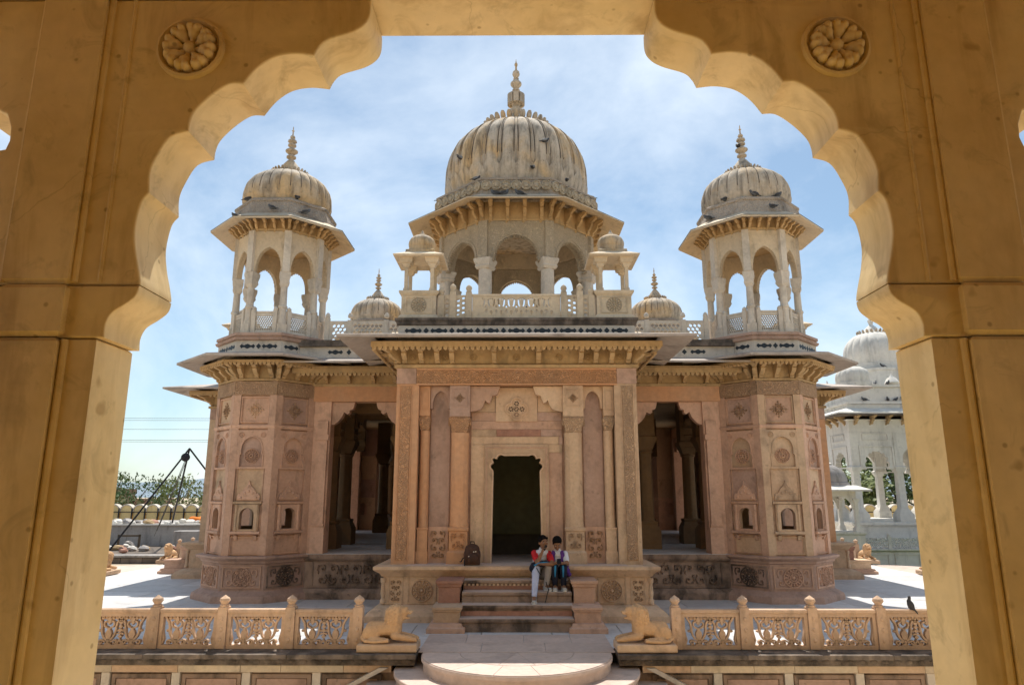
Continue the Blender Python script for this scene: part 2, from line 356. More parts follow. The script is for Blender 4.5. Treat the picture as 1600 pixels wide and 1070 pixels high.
def inlay_run(parent, x0, x1, y, z, step=.50, rot=0.0):
    """a row of long and diamond inlays along local x at depth y of a band turned by rot"""
    n = max(1, round((x1-x0)/step)); st = (x1-x0)/n; m = Matrix.Rotation(rot, 4, 'Z')
    for i in range(n):
        for me, dx in ((IN_L, .5), (IN_D, 0 if i else None)):
            if dx is None: continue
            p = m @ Vector((x0+(i+dx)*st, y, z)); obj('inlay', me, M['inlay'], parent, p, rot)
def ribfac(n, per=8):
    f = []
    pat = {8: [.990, .966, .994, 1.002, 1.005, 1.002, .994, .966], 6: [.966, .992, 1.002, 1.006, 1.002, .992]}[per]
    return pat*n
def dome_b(r, z0, h, lobes, per=6, squash=.9, rows=18):
    """onion-shouldered ribbed dome: foot radius squash*r, widest a third up, closing at z0+h"""
    b = B(); prof = []
    K = [(0, squash), (.12, .975), (.25, 1.0), (.40, .995), (.55, .955), (.68, .880), (.79, .76), (.87, .625), (.93, .475), (.97, .31), (1.0, .06)]
    for i in range(rows+1):
        t = (i/rows); t = 1-(1-t)**1.35
        for (t0, r0), (t1, r1) in zip(K, K[1:]):
            if t <= t1+1e-9: rr = r*(r0+(r1-r0)*(t-t0)/(t1-t0)); break
        prof.append((rr, z0+h*t))
    fac = ribfac(lobes, per)
    return b.lathe(prof, lobes*per, fac=fac), prof
def petal_band(r0, r1, z0, z1, n):
    b = B(); N = n*6; loops = []
    for q in (0, .4, .8, 1.0):
        l = []
        for j in range(N):
            ph = abs(((j/6) % 1)-.5)*2; zt = z0+(z1-z0)*(1-.32*ph**1.6); rr = r0+(r1-r0)*q; k = 1.022 - (.018 if ph > .8 else 0) - (.02 if q == 1 else 0)
            l.append((rr*k*cos(2*pi*j/N), rr*k*sin(2*pi*j/N), z0+(zt-z0)*q))
        loops.append(l)
    return b.rings(loops, False, False)
def lotus_b(r, z, n, ps):
    b = B()
    for k in range(n):
        a = 2*pi*(k+.5)/n; b.ball((r*cos(a), r*sin(a), z+ps*.7), (ps*.55, ps*.62, ps*1.15), 8, 6, (0, .45, a))
    b.lathe([(r*.8, z-ps*.5), (r*1.02, z-ps*.3), (r*1.0, z+.05*ps), (r*.7, z+ps*.5)], 32)
    return b
def finial_b(parts, n=18): return B().lathe(parts, n)

# ------------------------------------------------------------------ setting: ground, terrace, landing
CY = 21.55
obj('ground', B().box(-900, 900, -300, 1600, -2.0, -.62), stone('dry_ground', (.46,.37,.27), (.38,.31,.22), stain=.2, scale=.3), kind='structure')
TE = 11.05
obj('court_bounce_floor', B().box(-24, 24, 3.75, 10.2, -.62, -.60), stone('court_bounce_pale', (.66,.58,.48), (.60,.52,.43), stain=.2, scale=.6), kind='structure')  # unseen pale floor added to bounce sunlight onto the facade
ter = obj('terrace', B().box(-TE, TE, CY-TE, CY+TE, -.60, -.05), M['dark'], kind='structure')
# paving slabs where the photograph shows the terrace floor
slab_cache = {}
def slab(x0, x1, y0, y1):
    g = .012; w, d = round(x1-x0-g, 3), round(y1-y0-g, 3)
    if (w, d) not in slab_cache: slab_cache[(w, d)] = B().rings([[(-w/2,-d/2,-.055),(w/2,-d/2,-.055),(w/2,d/2,-.055),(-w/2,d/2,-.055)], [(-w/2,-d/2,-.004),(w/2,-d/2,-.004),(w/2,d/2,-.004),(-w/2,d/2,-.004)], [(-w/2+.004,-d/2+.004,0),(w/2-.004,-d/2+.004,0),(w/2-.004,d/2-.004,0),(-w/2+.004,d/2-.004,0)]]).mesh('paving_slab')
    obj('paving_slab', slab_cache[(w, d)], M['floor'], ter, ((x0+x1)/2, (y0+y1)/2, random.uniform(-.003, .002)))
rows = [10.52, 11.45, 12.4, 13.35, 14.3, 15.3]
for i in range(len(rows)-1):
    xs = [-TE + 1.105*k for k in range(21)]
    if i % 2: xs = [-TE] + [x+.55 for x in xs[:-1]] + [TE]
    for a, b_ in zip(xs, xs[1:]):
        slab(a, b_, rows[i], rows[i+1])
for sx in (-1, 1):
    for j in range(15):
        y0 = 15.3 + j*1.15
        for a in (6.6, 8.1, 9.6):
            x0, x1 = sorted((sx*a, sx*(a+(1.45 if a > 9 else 1.5)))); slab(x0, x1, y0, y0+1.15)
obj('terrace_bed', B().box(-6.55, 6.55, 15.32, CY+TE-.05, -.05, -.012), M['floor'], ter)
obj('terrace_bed', B().box(-TE+.05, TE-.05, 32.56, CY+TE-.02, -.05, -.012), M['floor'], ter)
# half-round landing and its two lower steps, in front and repeated on the two sides
def half_disc(r, z0, z1, nose=.02):
    n = 40; arc = [(r*cos(pi+pi*i/n), r*sin(pi+pi*i/n)) for i in range(n+1)]
    P = arc + [(r, .28), (-r, .28)]
    P = [(x, y) for x, y in P]
    def lp(k, z): return [(x*k, y*k if y < 0 else y, z) for x, y in P]
    return B().rings([lp(1-nose, z0), lp(1-nose, z1-.05), lp(1, z1-.045), lp(1, z1-.008), lp(.996, z1)])
land = {}
for k, (r, z1) in enumerate(((1.30, -.004), (1.66, -.17), (2.02, -.34))):
    land[k] = half_disc(r, -.62, z1).mesh('landing')
ring_me = B().rings([[(rr*cos(2*pi*j/64), rr*sin(2*pi*j/64), zz) for j in range(64)] for rr, zz in ((.80, 0), (.803, .003), (.838, .003), (.841, 0))], False, False).mesh('inlay_ring')
for rot in (0, pi/2, -pi/2):
    q = Matrix.Rotation(rot, 4, 'Z')
    for k in range(3):
        p = q @ Vector((0, 10.26-CY, 0)); obj('landing', land[k], M['landing'], None, (p.x, p.y+CY, 0), rot, kind='structure')
fan = []
def fan_slab(r0, r1, a0, a1, cx, cy, par, mat):
    n = 8; g = .004
    ps = [(r1*cos(a0+(a1-a0)*i/n), r1*sin(a0+(a1-a0)*i/n)) for i in range(n+1)]
    ps = ps + ([(r0*cos(a1-(a1-a0)*i/n), r0*sin(a1-(a1-a0)*i/n)) for i in range(n+1)] if r0 > 0 else [(0, 0)])
    b = B().rings([[(x, y, 0) for x, y in offs(ps, -.001)], [(x, y, .008) for x, y in offs(ps, -g)]])
    obj('paving_slab', b, mat, par, (cx, cy, -.001))
front_land = [o for o in bpy.data.objects if o.name == 'landing'][0]
for k in range(7):
    fan_slab(.78, 1.285, pi+pi*k/7+.0, pi+pi*(k+1)/7, 0, 0, front_land, M['landing'])
for k in range(5): fan_slab(0.0, .775, pi+pi*k/5, pi+pi*(k+1)/5, 0, 0, front_land, M['landing'])
# the approach floor between the lions, large stone flags
for i, y0 in enumerate((10.28, 10.9)):
    xs = ((-1.36, -.5, .4, 1.36), (-1.36, -.75, .1, .8, 1.36))[i]
    for a, b_ in zip(xs, xs[1:]):
        w, d = b_-a-.006, .62-.006
        obj('paving_slab', B().rings([rr for rr in ([(-w/2,-d/2,0),(w/2,-d/2,0),(w/2,d/2,0),(-w/2,d/2,0)], [(-w/2+.003,-d/2+.003,.008),(w/2-.003,-d/2+.003,.008),(w/2-.003,d/2-.003,.008),(-w/2+.003,d/2-.003,.008)])]), M['landing'], ter, ((a+b_)/2, y0+.31, 0))

# ------------------------------------------------------------------ the cenotaph
cen = empty('cenotaph', (0, CY, 0), label='pink sandstone cenotaph with ribbed central dome and octagonal corner towers', category='building')

# ---- main block: plinth, hall, roof
YB = -6.05                                 # plane of the recessed bay walls
hall = obj('hall_floor', B().mould(rect(-5.9, 5.9, YB-.02, 5.95), [(.14, -.03), (.14, .12), (.06, .20), (.0, .21), (0, .74), (.05, .76), (.10, .82), (.11, .895)]), M['soot'], cen)
obj('floor_sheet', B().box(-5.95, 5.95, YB-.1, 5.9, .895, .903), M['floor'], hall)
roof = obj('hall_roof', B().box(-6.0, 6.0, -6.0, 6.0, 4.56, 5.1), M['ochre'], cen)
drum = B().mould(octo(2.6), [(.25, 5.1), (.25, 5.5), (.1, 5.6), (0, 5.65), (0, 6.9), (.10, 6.95), (.18, 7.1), (0.05, 7.2)])
obj('dome_drum', drum, M['cream'], roof)

def cut_bracket(flip, pts, y0, y1):
    return B().plate([(flip*x, z) for x, z in pts], [], y0, y1)
# bay: plinth panel, pilasters, lintel, cusped brackets, eave
def make_bay(sg):
    x0, x1 = (2.26, 4.60)
    def bx(b, a0, a1, *r): b.box(*sorted((sg*a0, sg*a1)), *r)
    b = B(); bx(b, x0-.1, x1+.1, YB-.04, YB+.3, 4.16, 4.49); root = obj('bay', b, M['orange'], cen)
    b = B(); bx(b, 4.13, 4.55, YB, YB+.34, .9, 4.16); obj('pilaster', b, M['pink'], root)
    b = B(); bx(b, 4.17, 4.40, YB-.06, YB-.002, .9, 3.72); bx(b, 4.13, 4.42, YB-.09, YB-.002, .9, 1.45); bx(b, 4.15, 4.42, YB-.075, YB-.002, 1.47, 1.51); bx(b, 4.14, 4.42, YB-.08, YB-.002, 3.3, 3.42)
    obj('half_column', b, M['pink'], root)
    b = B(); bx(b, 2.2, 2.62, YB+.02, YB+.34, .9, 4.16); obj('pilaster', b, M['pink'], root)
    bp = [(4.14, 4.155), (3.62, 4.155), (3.64, 4.06), (3.66, 4.0), (3.74, 3.97), (3.73, 3.92), (3.78, 3.88), (3.86, 3.93), (3.90, 3.82), (3.98, 3.72), (4.06, 3.66), (4.14, 3.64)]
    obj('cusped_bracket', B().plate([(sg*x, z) for x, z in bp], [], YB+.05, YB+.24), M['pink'], root)
    obj('cusped_bracket', B().plate([(sg*(6.76-x), z) for x, z in bp], [], YB+.05, YB+.24), M['pink'], root)
    # plinth relief
    cx = sg*3.4
    obj('carved_panel', frame_b(-.95, .95, -.27, .27, .03, -.02, 0), M['soot'], root, (cx, YB-.02, .49))
    obj('foliage_relief', leafy(1.7, .44, .022, 3), M['carve_s'], root, (cx, YB-.02, .49))
    # cornice
    b = B(); bx(b, x0-.1, x1+.1, YB-.06, YB+.3, 4.49, 4.55); bx(b, x0-.1, x1+.1, YB-.02, YB+.3, 4.55, 4.86); obj('cornice_wall', b, M['ochre'], root)
    b = B(); bx(b, x0-.1, x1+.3, YB-.52, YB-.40, 4.72, 4.84); dentils(b, *sorted((sg*(x0+.3), sg*(x1+.2))), YB-.50, 4.72); bx(b, x0-.1, x1+.3, YB-.52, YB, 4.835, 4.87); obj('fascia', b, M['ochre'], root)
    me = bracket_b(.40, .26, .075).mesh('bracket')
    for x in (2.72, 3.2, 3.75, 4.25): obj('bracket', me, M['ochre'], root, (sg*x, YB-.02, 4.56))
    b = B(); xa, xb = sorted((sg*(x0-.2), sg*(x1+.8)))
    b.add([(xa, YB-1.0, 4.86), (xb, YB-1.0, 4.86), (xb, YB-.3, 5.06), (xa, YB-.3, 5.06), (xa, YB-1.0, 4.90), (xb, YB-1.0, 4.90), (xb, YB-.3, 5.11), (xa, YB-.3, 5.11)], [(0,3,2,1),(4,5,6,7),(0,1,5,4),(1,2,6,5),(2,3,7,6),(3,0,4,7)])
    obj('eave', b, M['slab'], root)
    b = B(); bx(b, x0-.1, x1+.2, YB-.42, YB+.2, 5.06, 5.32); obj('inlay_band', b, M['pale'], root)
    b = B(); bx(b, x0-.1, x1+.2, YB-.50, YB+.2, 5.32, 5.39); bx(b, x0-.1, x1+.2, YB-.46, YB+.2, 5.39, 5.47); obj('ledge', b, M['dark'], root)
    inlay_run(root, *sorted((sg*2.5, sg*4.3)), YB-.42, 5.20, .52)
    # pierced parapet
    w = 1.78; c = sg*3.42
    holes = []; r_ = .046
    for i in range(-9, 10):
        for j in range(-2, 3):
            hx = i*.098 + (.049 if j % 2 else 0); hz = 5.76 + j*.083
            if abs(hx) < w/2-.06 and abs(abs(hx)-.42) > .08: holes.append(circ(hx, hz, r_, 6, pi/6))
    obj('pierced_parapet', B().plate(rz(-w/2, w/2, 5.48, 6.04), holes, -.03, .03), M['pale'], root, (c, YB+.12, 0))
    for dx in (-.42, .42, -w/2-.05, w/2+.05):
        obj('parapet_post', B().box(-.05, .05, -.05, .05, 5.47, 6.06 if abs(dx) < .5 else 6.12).lathe([(.045, 6.12), (.06, 6.15), (.05, 6.2), (.02, 6.24)], 8), M['pale'], root, (c+dx, YB+.12, 0))
    return root
bays = [make_bay(1), make_bay(-1)]

# ---- porch, front at y = -8.5
YP = -8.5
def fluted(b, cx, cy, r, z0, z1, n=12):
    N = n*4; fac = [1.0, .985, .955, .985]*n
    b.lathe([(r*1.06, z0), (r*1.06, z0+.04), (r, z0+.07), (r, z1-.08), (r*1.04, z1-.06), (r*1.04, z1)], N, cx, cy, fac)
def make_porch(detail=True):
    core = B().box(-2.2, 2.2, YP+.30, YP+.42, 2.95, 4.5)
    for s in (-1, 1):
        core.box(*sorted((s*.50, s*2.2)), YP+.30, YP+.42, .9, 2.95)
        core.box(*sorted((s*2.0, s*2.22)), YP+.1, YB+.1, .9, 4.5)
    root = obj('porch', core, M['pink'], cen)
    pl = B().mould(rect(-2.34, 2.34, YP-.22, YB-.0), [(.26, -.02), (.26, .10), (.20, .17), (.10, .22), (.05, .24), (0, .26), (0, .72), (.03, .73), (.06, .78), (.14, .83), (.16, .85), (.16, .898), (.14, .905)])
    obj('plinth', pl, M['buff'], root)
    obj('threshold_floor', B().box(-1.95, 1.95, YP-.2, YB+.2, .90, .909), M['landing'], root)
    for s in (-1, 1):
        side = s < 0
        mA, mC = (M['orange'], M['carve_o']) if side else (M['buff'], M['carve_b'])
        # outer pier and its carved strip
        obj('corner_pier', B().box(*sorted((s*1.84, s*2.26)), YP, YP+.5, .905, 4.17), mA, root)
        obj('carved_strip', B().box(*sorted((s*1.99, s*2.17)), YP-.014, YP+.02, .98, 4.12), mC, root)
        for q in (1.965, 2.195): obj('bead', B().box(*sorted((s*(q-.006), s*(q+.006))), YP-.012, YP+.02, .95, 4.14), mA, root)
        obj('corner_block', B().box(*sorted((s*1.90, s*2.27)), YP-.004, YP+.5, 4.175, 4.47), M['mauve'], root)
        # slim engaged column
        b = B().box(*sorted((s*1.62, s*1.835)), YP+.10, YP+.4, .905, 1.12).box(*sorted((s*1.635, s*1.82)), YP+.115, YP+.4, 1.12, 1.5).box(*sorted((s*1.625, s*1.83)), YP+.105, YP+.4, 1.505, 1.54)
        obj('column_base', b, mA, root)
        b = B(); fluted(b, s*1.728, YP+.21, .09, 1.54, 3.30, 8); obj('column_shaft', b, mA, root)
        b = B().mould(rect(*sorted((s*1.65, s*1.81)), YP+.12, YP+.4), [(-.01, 3.30), (0, 3.33), (.015, 3.40), (.03, 3.52), (.005, 3.58)]); obj('capital', b, mC, root)
        b = B().box(*sorted((s*1.64, s*1.835)), YP+.10, YP+.4, 3.58, 4.14); obj('column_head', b, mA, root)
        obj('head_panel', frame_b(-.065, .065, 3.68, 4.06, .014, -.012, 0), mA, root, (s*1.737, YP+.10, 0))
        # niche panel between the columns
        arch = keel(.30, 3.72, 4.06, 8)
        obj('niche_head', B().plate(arch_panel(-.19, .19, 4.14, arch), [], YP+.16, YP+.30), M['mauve'] if side else M['buff'], root, (s*1.445, 0, 0))
        obj('niche_slab', B().box(*sorted((s*1.262, s*1.628)), YP+.275, YP+.31, 1.55, 4.13), M['mauve'], root)
        obj('carved_panel', B().box(*sorted((s*1.262, s*1.628)), YP+.24, YP+.31, .905, 1.55), M['pink'], root)
        obj('foliage_relief', leafy(.27, .5, .02, 5), M['carve_b'], root, (s*1.445, YP+.24, 1.24))
        # main engaged column
        b = B().mould(rect(*sorted((s*.90, s*1.23)), YP+.04, YP+.4), [(.035, .905), (.035, 1.10), (.01, 1.13), (0, 1.14), (0, 1.47), (.02, 1.49), (.02, 1.53), (0, 1.55)])
        obj('column_base', b, mA, root)
        obj('base_relief', leafy(.26, .30, .014, 9), mC, root, (s*1.065, YP+.04, 1.31))
        b = B(); fluted(b, s*1.065, YP+.21, .165, 1.55, 3.26, 12); obj('column_shaft', b, mA, root)
        b = B().mould(rect(*sorted((s*.91, s*1.22)), YP+.05, YP+.4), [(-.02, 3.26), (0, 3.30), (.0, 3.34), (.02, 3.42), (.05, 3.52), (.02, 3.56)]); obj('capital', b, mC, root)
        for e in (-1, 1): obj('capital_leaf', B().ball((0, 0, 0), (.03, .04, .075), 8, 6), mC, root, (s*1.065+e*.19, YP+.08, 3.45))
        b = B().box(*sorted((s*.875, s*1.255)), YP+.02, YP+.4, 3.56, 4.14); obj('column_head', b, M['mauve'] if side else M['buff'], root)
        obj('head_panel', frame_b(-.14, .14, 3.74, 4.07, .022, -.014, 0), M['mauve'] if side else M['buff'], root, (s*1.065, YP+.02, 0))
        obj('head_relief', diamond_motif(.085, .012), M['carve_b'], root, (s*1.065, YP+.02, 3.9))
        # cusped bracket beside the column
        bp = [(.873, 4.135), (.315, 4.135), (.364, 3.98), (.46, 3.955), (.475, 3.90), (.51, 3.815), (.56, 3.83), (.594, 3.87), (.63, 3.765), (.68, 3.70), (.74, 3.675), (.873, 3.655)]
        obj('cusped_bracket', B().plate([(s*x, z) for x, z in bp], [], YP+.08, YP+.24), M['pink'] if side else M['buff'], root)
        # plinth relief
        obj('plinth_panel', frame_b(-.25, .25, -.22, .22, .022, -.018, 0), M['buff'], root, (s*1.66, YP-.22, .49))
        obj('plinth_rosette', medallion(.185, 3, 14), M['buff'], root, (s*1.66, YP-.22, .49))
        obj('plinth_panel', frame_b(-.13, .13, -.22, .22, .02, -.016, 0), M['buff'], root, (s*2.12, YP-.22, .49))
        obj('foliage_relief', leafy(.18, .36, .014, 4), M['carve_b'], root, (s*2.12, YP-.22, .49))
        b = B().lathe([(.05, .27), (.05, .33), (.03, .36), (.045, .45), (.03, .6), (.05, .64), (.05, .70)], 10); obj('corner_colonnette', b, M['buff'], root, (s*2.34, YP-.22, 0))
    # door wall courses
    courses = [(-.86, -.05, 3.50, 3.66, 'pink'), (-.05, .86, 3.50, 3.66, 'mauve'), (-.86, -.40, 3.66, 4.13, 'buff'), (.40, .86, 3.66, 4.13, 'buff'),
               (-.86, .86, 3.335, 3.50, 'pink'), (-.86, -.38, 3.20, 3.335, 'buff'), (-.38, .46, 3.20, 3.335, 'red'), (.46, .86, 3.20, 3.335, 'mauve'),
               (-.86, .80, 3.05, 3.20, 'buff'), (.80, .87, 3.05, 3.20, 'mauve'), (-.86, -.60, .909, 3.05, 'buff'), (.60, .86, .909, 2.9, 'pink'), (.60, .86, 2.9, 3.05, 'buff')]
    for i, (a, c, z0, z1, mt) in enumerate(courses):
        g = .003; obj('stone_course', B().box(a+g, c-g, YP+.252+.006*(i % 3), YP+.30, z0+g, z1-g), M[mt], root)
    # cusped door surround with its inner lip
    hole = cusped(.92, 2.55, 2.84, 3, .055, 6, flat=.17)
    surround = [(-.46, .909)] + [(-.60, .909), (-.60, 3.05), (.60, 3.05), (.60, .909), (.46, .909)] + hole
    obj('door_surround', B().plate(surround, [], YP+.22, YP+.42), M['buff'], root)
    lip = [(x*1.0, z) for x, z in hole]
    obj('door_moulding', B().ribbon([(.475, .909)] + [(x*1.035, z+.014) for x, z in hole] + [(-.475, .909)], .028, YP+.20, YP+.235), M['buff'], root)
    obj('door_edge', frame_b(-.57, .57, .85, 3.0, .02, YP+.208, YP+.23), M['pink'], root)
    # pierced quatrefoil panel
    def quat(r, d, n=9):
        P = []
        for k in range(4):
            a = k*pi/2
            tt = (d+sqrt(max(2*r*r-d*d, 0)))/2; ha = atan2(tt, tt-d)
            for i in range(n+1): t = a - ha*.995 + 2*ha*.995*i/n; P.append((d*cos(a)+r*cos(t), d*sin(a)+r*sin(t)))
        return P
    hs = []
    for cx, cz in ((0, 0), (.105, 0), (-.105, 0), (0, .105), (0, -.105)):
        for k in range(6):
            a = k*pi/3+.2; hs.append([(cx+.010*cos(a), cz+.010*sin(a)), (cx+.046*cos(a-.42), cz+.046*sin(a-.42)), (cx+.051*cos(a), cz+.051*sin(a)), (cx+.046*cos(a+.42), cz+.046*sin(a+.42))])
    obj('lattice_panel', B().plate(rz(-.395, .395, -.235, .41), hs, YP+.235, YP+.262), M['buff'], root, (0, 0, 3.72))
    obj('lattice_shade_sheet', B().box(-.2, .2, YP+.264, YP+.298, 3.5, 3.92), M['void'], root)  # dark sheet standing in for shade behind the pierced holes
    obj('quatrefoil_moulding', B().plate(quat(.118, .105), [quat(.098, .105)], YP+.20, YP+.235), M['buff'], root, (0, 0, 3.72))
    # frieze, cornice, brackets
    obj('frieze', B().box(-1.895, 1.895, YP-.004, YP+.42, 4.145, 4.47), M['carve_o'], root)
    obj('frieze_edge', B().box(-1.893, 1.893, YP-.02, YP+.1, 4.147, 4.175).box(-1.893, 1.893, YP-.02, YP+.1, 4.435, 4.468), M['orange'], root)
    obj('cornice_wall', B().mould(rect(-2.26, 2.26, YP, YB), [(.05, 4.472), (.05, 4.53), (.0, 4.55), (-.02, 4.56), (-.02, 4.86)]), M['ochre'], root)
    me = bracket_b(.44, .27, .085).mesh('bracket')
    for x in (-2.12, -1.80, -1.50, -1.22, -.42, .42, 1.22, 1.50, 1.80, 2.12):
        obj('bracket', me, M['ochre'], root, (x, YP+.02, 4.555))
    for x in (-1.97, -1.36, -.82, 0, .82, 1.36, 1.97): obj('cornice_rosette', medallion(.07, 2, 8, t=.012), M['ochre'], root, (x, YP+.02, 4.68))
    for s in (-1, 1):
        for y in (-8.2, -7.6, -7.0, -6.5): obj('bracket', me, M['ochre'], root, (s*2.24, y, 4.555), s*pi/2)
        obj('bracket', me, M['ochre'], root, (s*2.22, YP+.04, 4.555), s*pi/4)
    f = B().mould(rect(-2.70, 2.70, YP-.44, YB-.1), [(-.12, 4.80), (0, 4.80), (0, 4.90), (-.03, 4.915), (-.3, 4.915)], False, True)
    dentils(f, -2.68, 2.68, YP-.41, 4.80)
    for s in (-1, 1):
        f.M = Matrix.Translation((0, -7.25, 0)) @ Matrix.Rotation(s*pi/2, 4, 'Z'); dentils(f, -1.15, 1.6 if s < 0 else 1.15, -2.67, 4.80); f.M = None
    obj('fascia', f, M['ochre'], root)
    e = B().mould(rect(-2.3, 2.3, YP, YB), [(.35, 4.99), (.90, 4.885), (.92, 4.885), (.92, 4.93), (.90, 4.94), (-.02, 5.16), (-.02, 5.02)], False, False)
    obj('eave', e, M['slab'], root)
    # roof band with inlay, ledge, parapet
    obj('inlay_band', B().box(-2.31, 2.31, YP+.22, YB+.2, 5.10, 5.36), M['pale'], root)
    inlay_run(root, -2.27, 2.27, YP+.22, 5.255, .505)
    obj('ledge', B().mould(rect(-2.31, 2.31, YP+.22, YB+.2), [(0, 5.36), (.03, 5.37), (.05, 5.44), (.07, 5.45), (.07, 5.50), (0, 5.512)]), M['dark'], root)
    yp = YP+.42
    for s in (-1, 1):
        b = B().mould(rect(*sorted((s*1.60, s*2.29)), YP+.34, YP+1.03), [(.05, 5.51), (.05, 5.56), (.02, 5.6), (0, 5.61), (0, 6.0), (.03, 6.03), (.05, 6.06), (.05, 6.10)]); obj('pedestal', b, M['cream'], root)
        obj('pedestal_panel', frame_b(-.27, .27, -.17, .17, .02, -.012, 0), M['cream'], root, (s*1.945, YP+.34, 5.81))
        obj('pedestal_rosette', medallion(.155, 3, 14, t=.014), M['carve_c'], root, (s*1.945, YP+.34, 5.81))
        # little four-post kiosk
        kx, ky = s*1.96, YP+.68
        for ex in (-1, 1):
            for ey in (-1, 1):
                b = B().box(-.05, .05, -.05, .05, 6.10, 6.17).box(-.035, .035, -.035, .035, 6.17, 6.60).mould(rect(-.03, .03, -.03, .03), [(.0, 6.60), (.04, 6.64), (.05, 6.68), (.09, 6.70), (.11, 6.80)])
                obj('kiosk_post', b, M['cream'], root, (kx+ex*.26, ky+ey*.26, 0))
        b = B().mould(rect(-.30, .30, -.30, .30), [(.10, 6.80), (.20, 6.80), (.21, 6.83), (.0, 6.94), (0, 6.95)]); obj('kiosk_eave', b, M['cream'], root, (kx, ky, 0))
        b = B().mould(rect(-.29, .29, -.29, .29), [(0, 6.93), (0, 7.0), (-.04, 7.02)]).lathe([(.27, 7.0), (.27, 7.10), (.25, 7.11)], 24); obj('kiosk_drum', b, M['dome'], root, (kx, ky, 0))
        b, _ = dome_b(.275, 7.10, .30, 16, 6, .92, 10); obj('kiosk_dome', b, M['dome'], root, (kx, ky, 0))
        obj('kiosk_finial', B().lathe([(.09, 7.37), (.11, 7.40), (.05, 7.43), (.03, 7.47), (.005, 7.52)], 12), M['dome'], root, (kx, ky, 0))
        # parapet posts and narrow pierced panels
        for px, h in ((1.50, 6.16), (1.27, 6.24), (.95, 6.22)):
            b = B().box(-.06, .06, -.06, .06, 5.51, h-.14).lathe([(.05, h-.14), (.06, h-.12), (.045, h-.10), (.065, h-.05), (.055, h-.01), (.01, h+.03)], 10)
            obj('parapet_post', b, M['cream'], root, (s*px, yp, 0))
        for pc, w in ((1.385, .11), (1.11, .20)):
            hs = [circ(0, 5.62+k*.1, .032 if k % 2 else .042, 6) for k in range(4)] if w < .15 else [circ(e*.05, 5.62+k*.1+(.05 if e > 0 else 0), .034, 6) for k in range(4) for e in (-1, 1)]
            obj('pierced_panel', B().plate(rz(-w/2, w/2, 5.512, 6.03), hs, -.025, .025), M['cream'], root, (s*pc, yp, 0))
    # central pierced parapet
    hs = []
    for i in range(-4, 5):
        cx = i*.2
        if abs(cx) < .75:
            up = i % 2 == 0
            for s in (-1, 1):
                p = bez((cx+s*.012, 5.95), (cx+s*.09, 5.97), (cx+s*.03, 5.86), (cx+s*.085, 5.80), 6)
                q = [(x-s*.028, z-.012) for x, z in p[::-1]]
                hs.append([(cx+s*.018, 5.93)] + [(x, z) for x, z in p[1:]] + q[:-1])
                hs.append([(cx+s*.075, 5.925), (cx+s*.092, 5.965), (cx+s*.06, 5.965)])
            hs.append([(cx-.03, 5.77), (cx+.03, 5.77), (cx, 5.83)])
            hs.append([(cx+.07, 5.68), (cx+.1, 5.72), (cx+.13, 5.68), (cx+.1, 5.60)]) if i < 4 else None
            hs.append([(cx-.035, 5.70), (cx, 5.65), (cx+.035, 5.70), (cx, 5.735)])
    obj('pierced_parapet', B().plate(rz(-.88, .88, 5.512, 6.0), hs, -.03, .03).box(-.885, .885, -.045, .045, 6.002, 6.045), M['cream'], root, (0, yp, 0))
    obj('parapet_frame', B().box(-.88, .88, -.04, -.031, 5.515, 5.56), M['cream'], root, (0, yp, 0))
    # room behind the door, its wall coloured dark as painted shade
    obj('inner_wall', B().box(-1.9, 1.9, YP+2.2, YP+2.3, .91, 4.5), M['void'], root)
    obj('inner_panel', B().box(-.52, .52, YP+2.12, YP+2.19, 1.32, 2.95), M['wood'], root)
    obj('inner_panel_moulding', frame_b(-.5, .5, 1.34, 2.93, .05, YP+2.10, YP+2.125), M['wood'], root)
    return root
porch = make_porch()
def make_stairs():
    root = obj('staircase', B().box(-.9, .9, YP-.95, YP-.2, -.02, .10), M['dark'], cen)
    fr = [(-9.08, .70, .54), (-9.35, .54, .37), (-9.60, .37, .20), (-9.84, .20, .02)]
    for i, (y, z1, z0) in enumerate(fr):
        b = B().prof_x([(y+.03, z0-.02), (y+.03, z1-.07), (y+.012, z1-.06), (y+.012, z1-.045), (y-.005, z1-.04), (y-.008, z1-.008), (y, z1), (YP-.25, z1), (YP-.25, z0-.02)], -.91, .91)
        o = obj('step', b, M['soot'], root)
        obj('tread', B().box(-.905, .905, y+.004, y+.30, z1+.0005, z1+.006), M['landing'], root)
        if i in (0, 2): obj('riser_stone', B().box(-.9, .9, y+.022, y+.031, z0+.01, z1-.09), M['red'], root)
    dm = B().box(-.018, .018, -9.078, -9.05, .61, .645).mesh('dentil')
    for k in range(26): obj('dentil', dm, M['buff'], root, (-.88+k*.07, 0, 0))
    for s in (-1, 1):
        x0, x1 = sorted((s*.915, s*1.33))
        obj('flank_block', B().mould(rect(x0+.03, x1-.03, -9.36, YP-.23), [(0, .36), (0, .62), (.02, .63), (.03, .68), (.045, .685), (.045, .725), (.03, .73)]), M['red'] if s < 0 else M['pink'], root)
        obj('flank_block', B().mould(rect(x0+.005, x1+.005, -9.80, -9.2), [(0, .13), (0, .29), (.015, .30), (.02, .33), (.035, .335), (.035, .368), (.02, .372)]), M['buff'] if s < 0 else M['pink'], root)
        obj('flank_foot', B().mould(rect(x0-.01, x1+.02, -9.86, -9.1), [(.08, -.02), (.08, .07), (.04, .09), (.02, .135), (0, .14)]), M['pink'], root)
    return root
stairs = make_stairs()

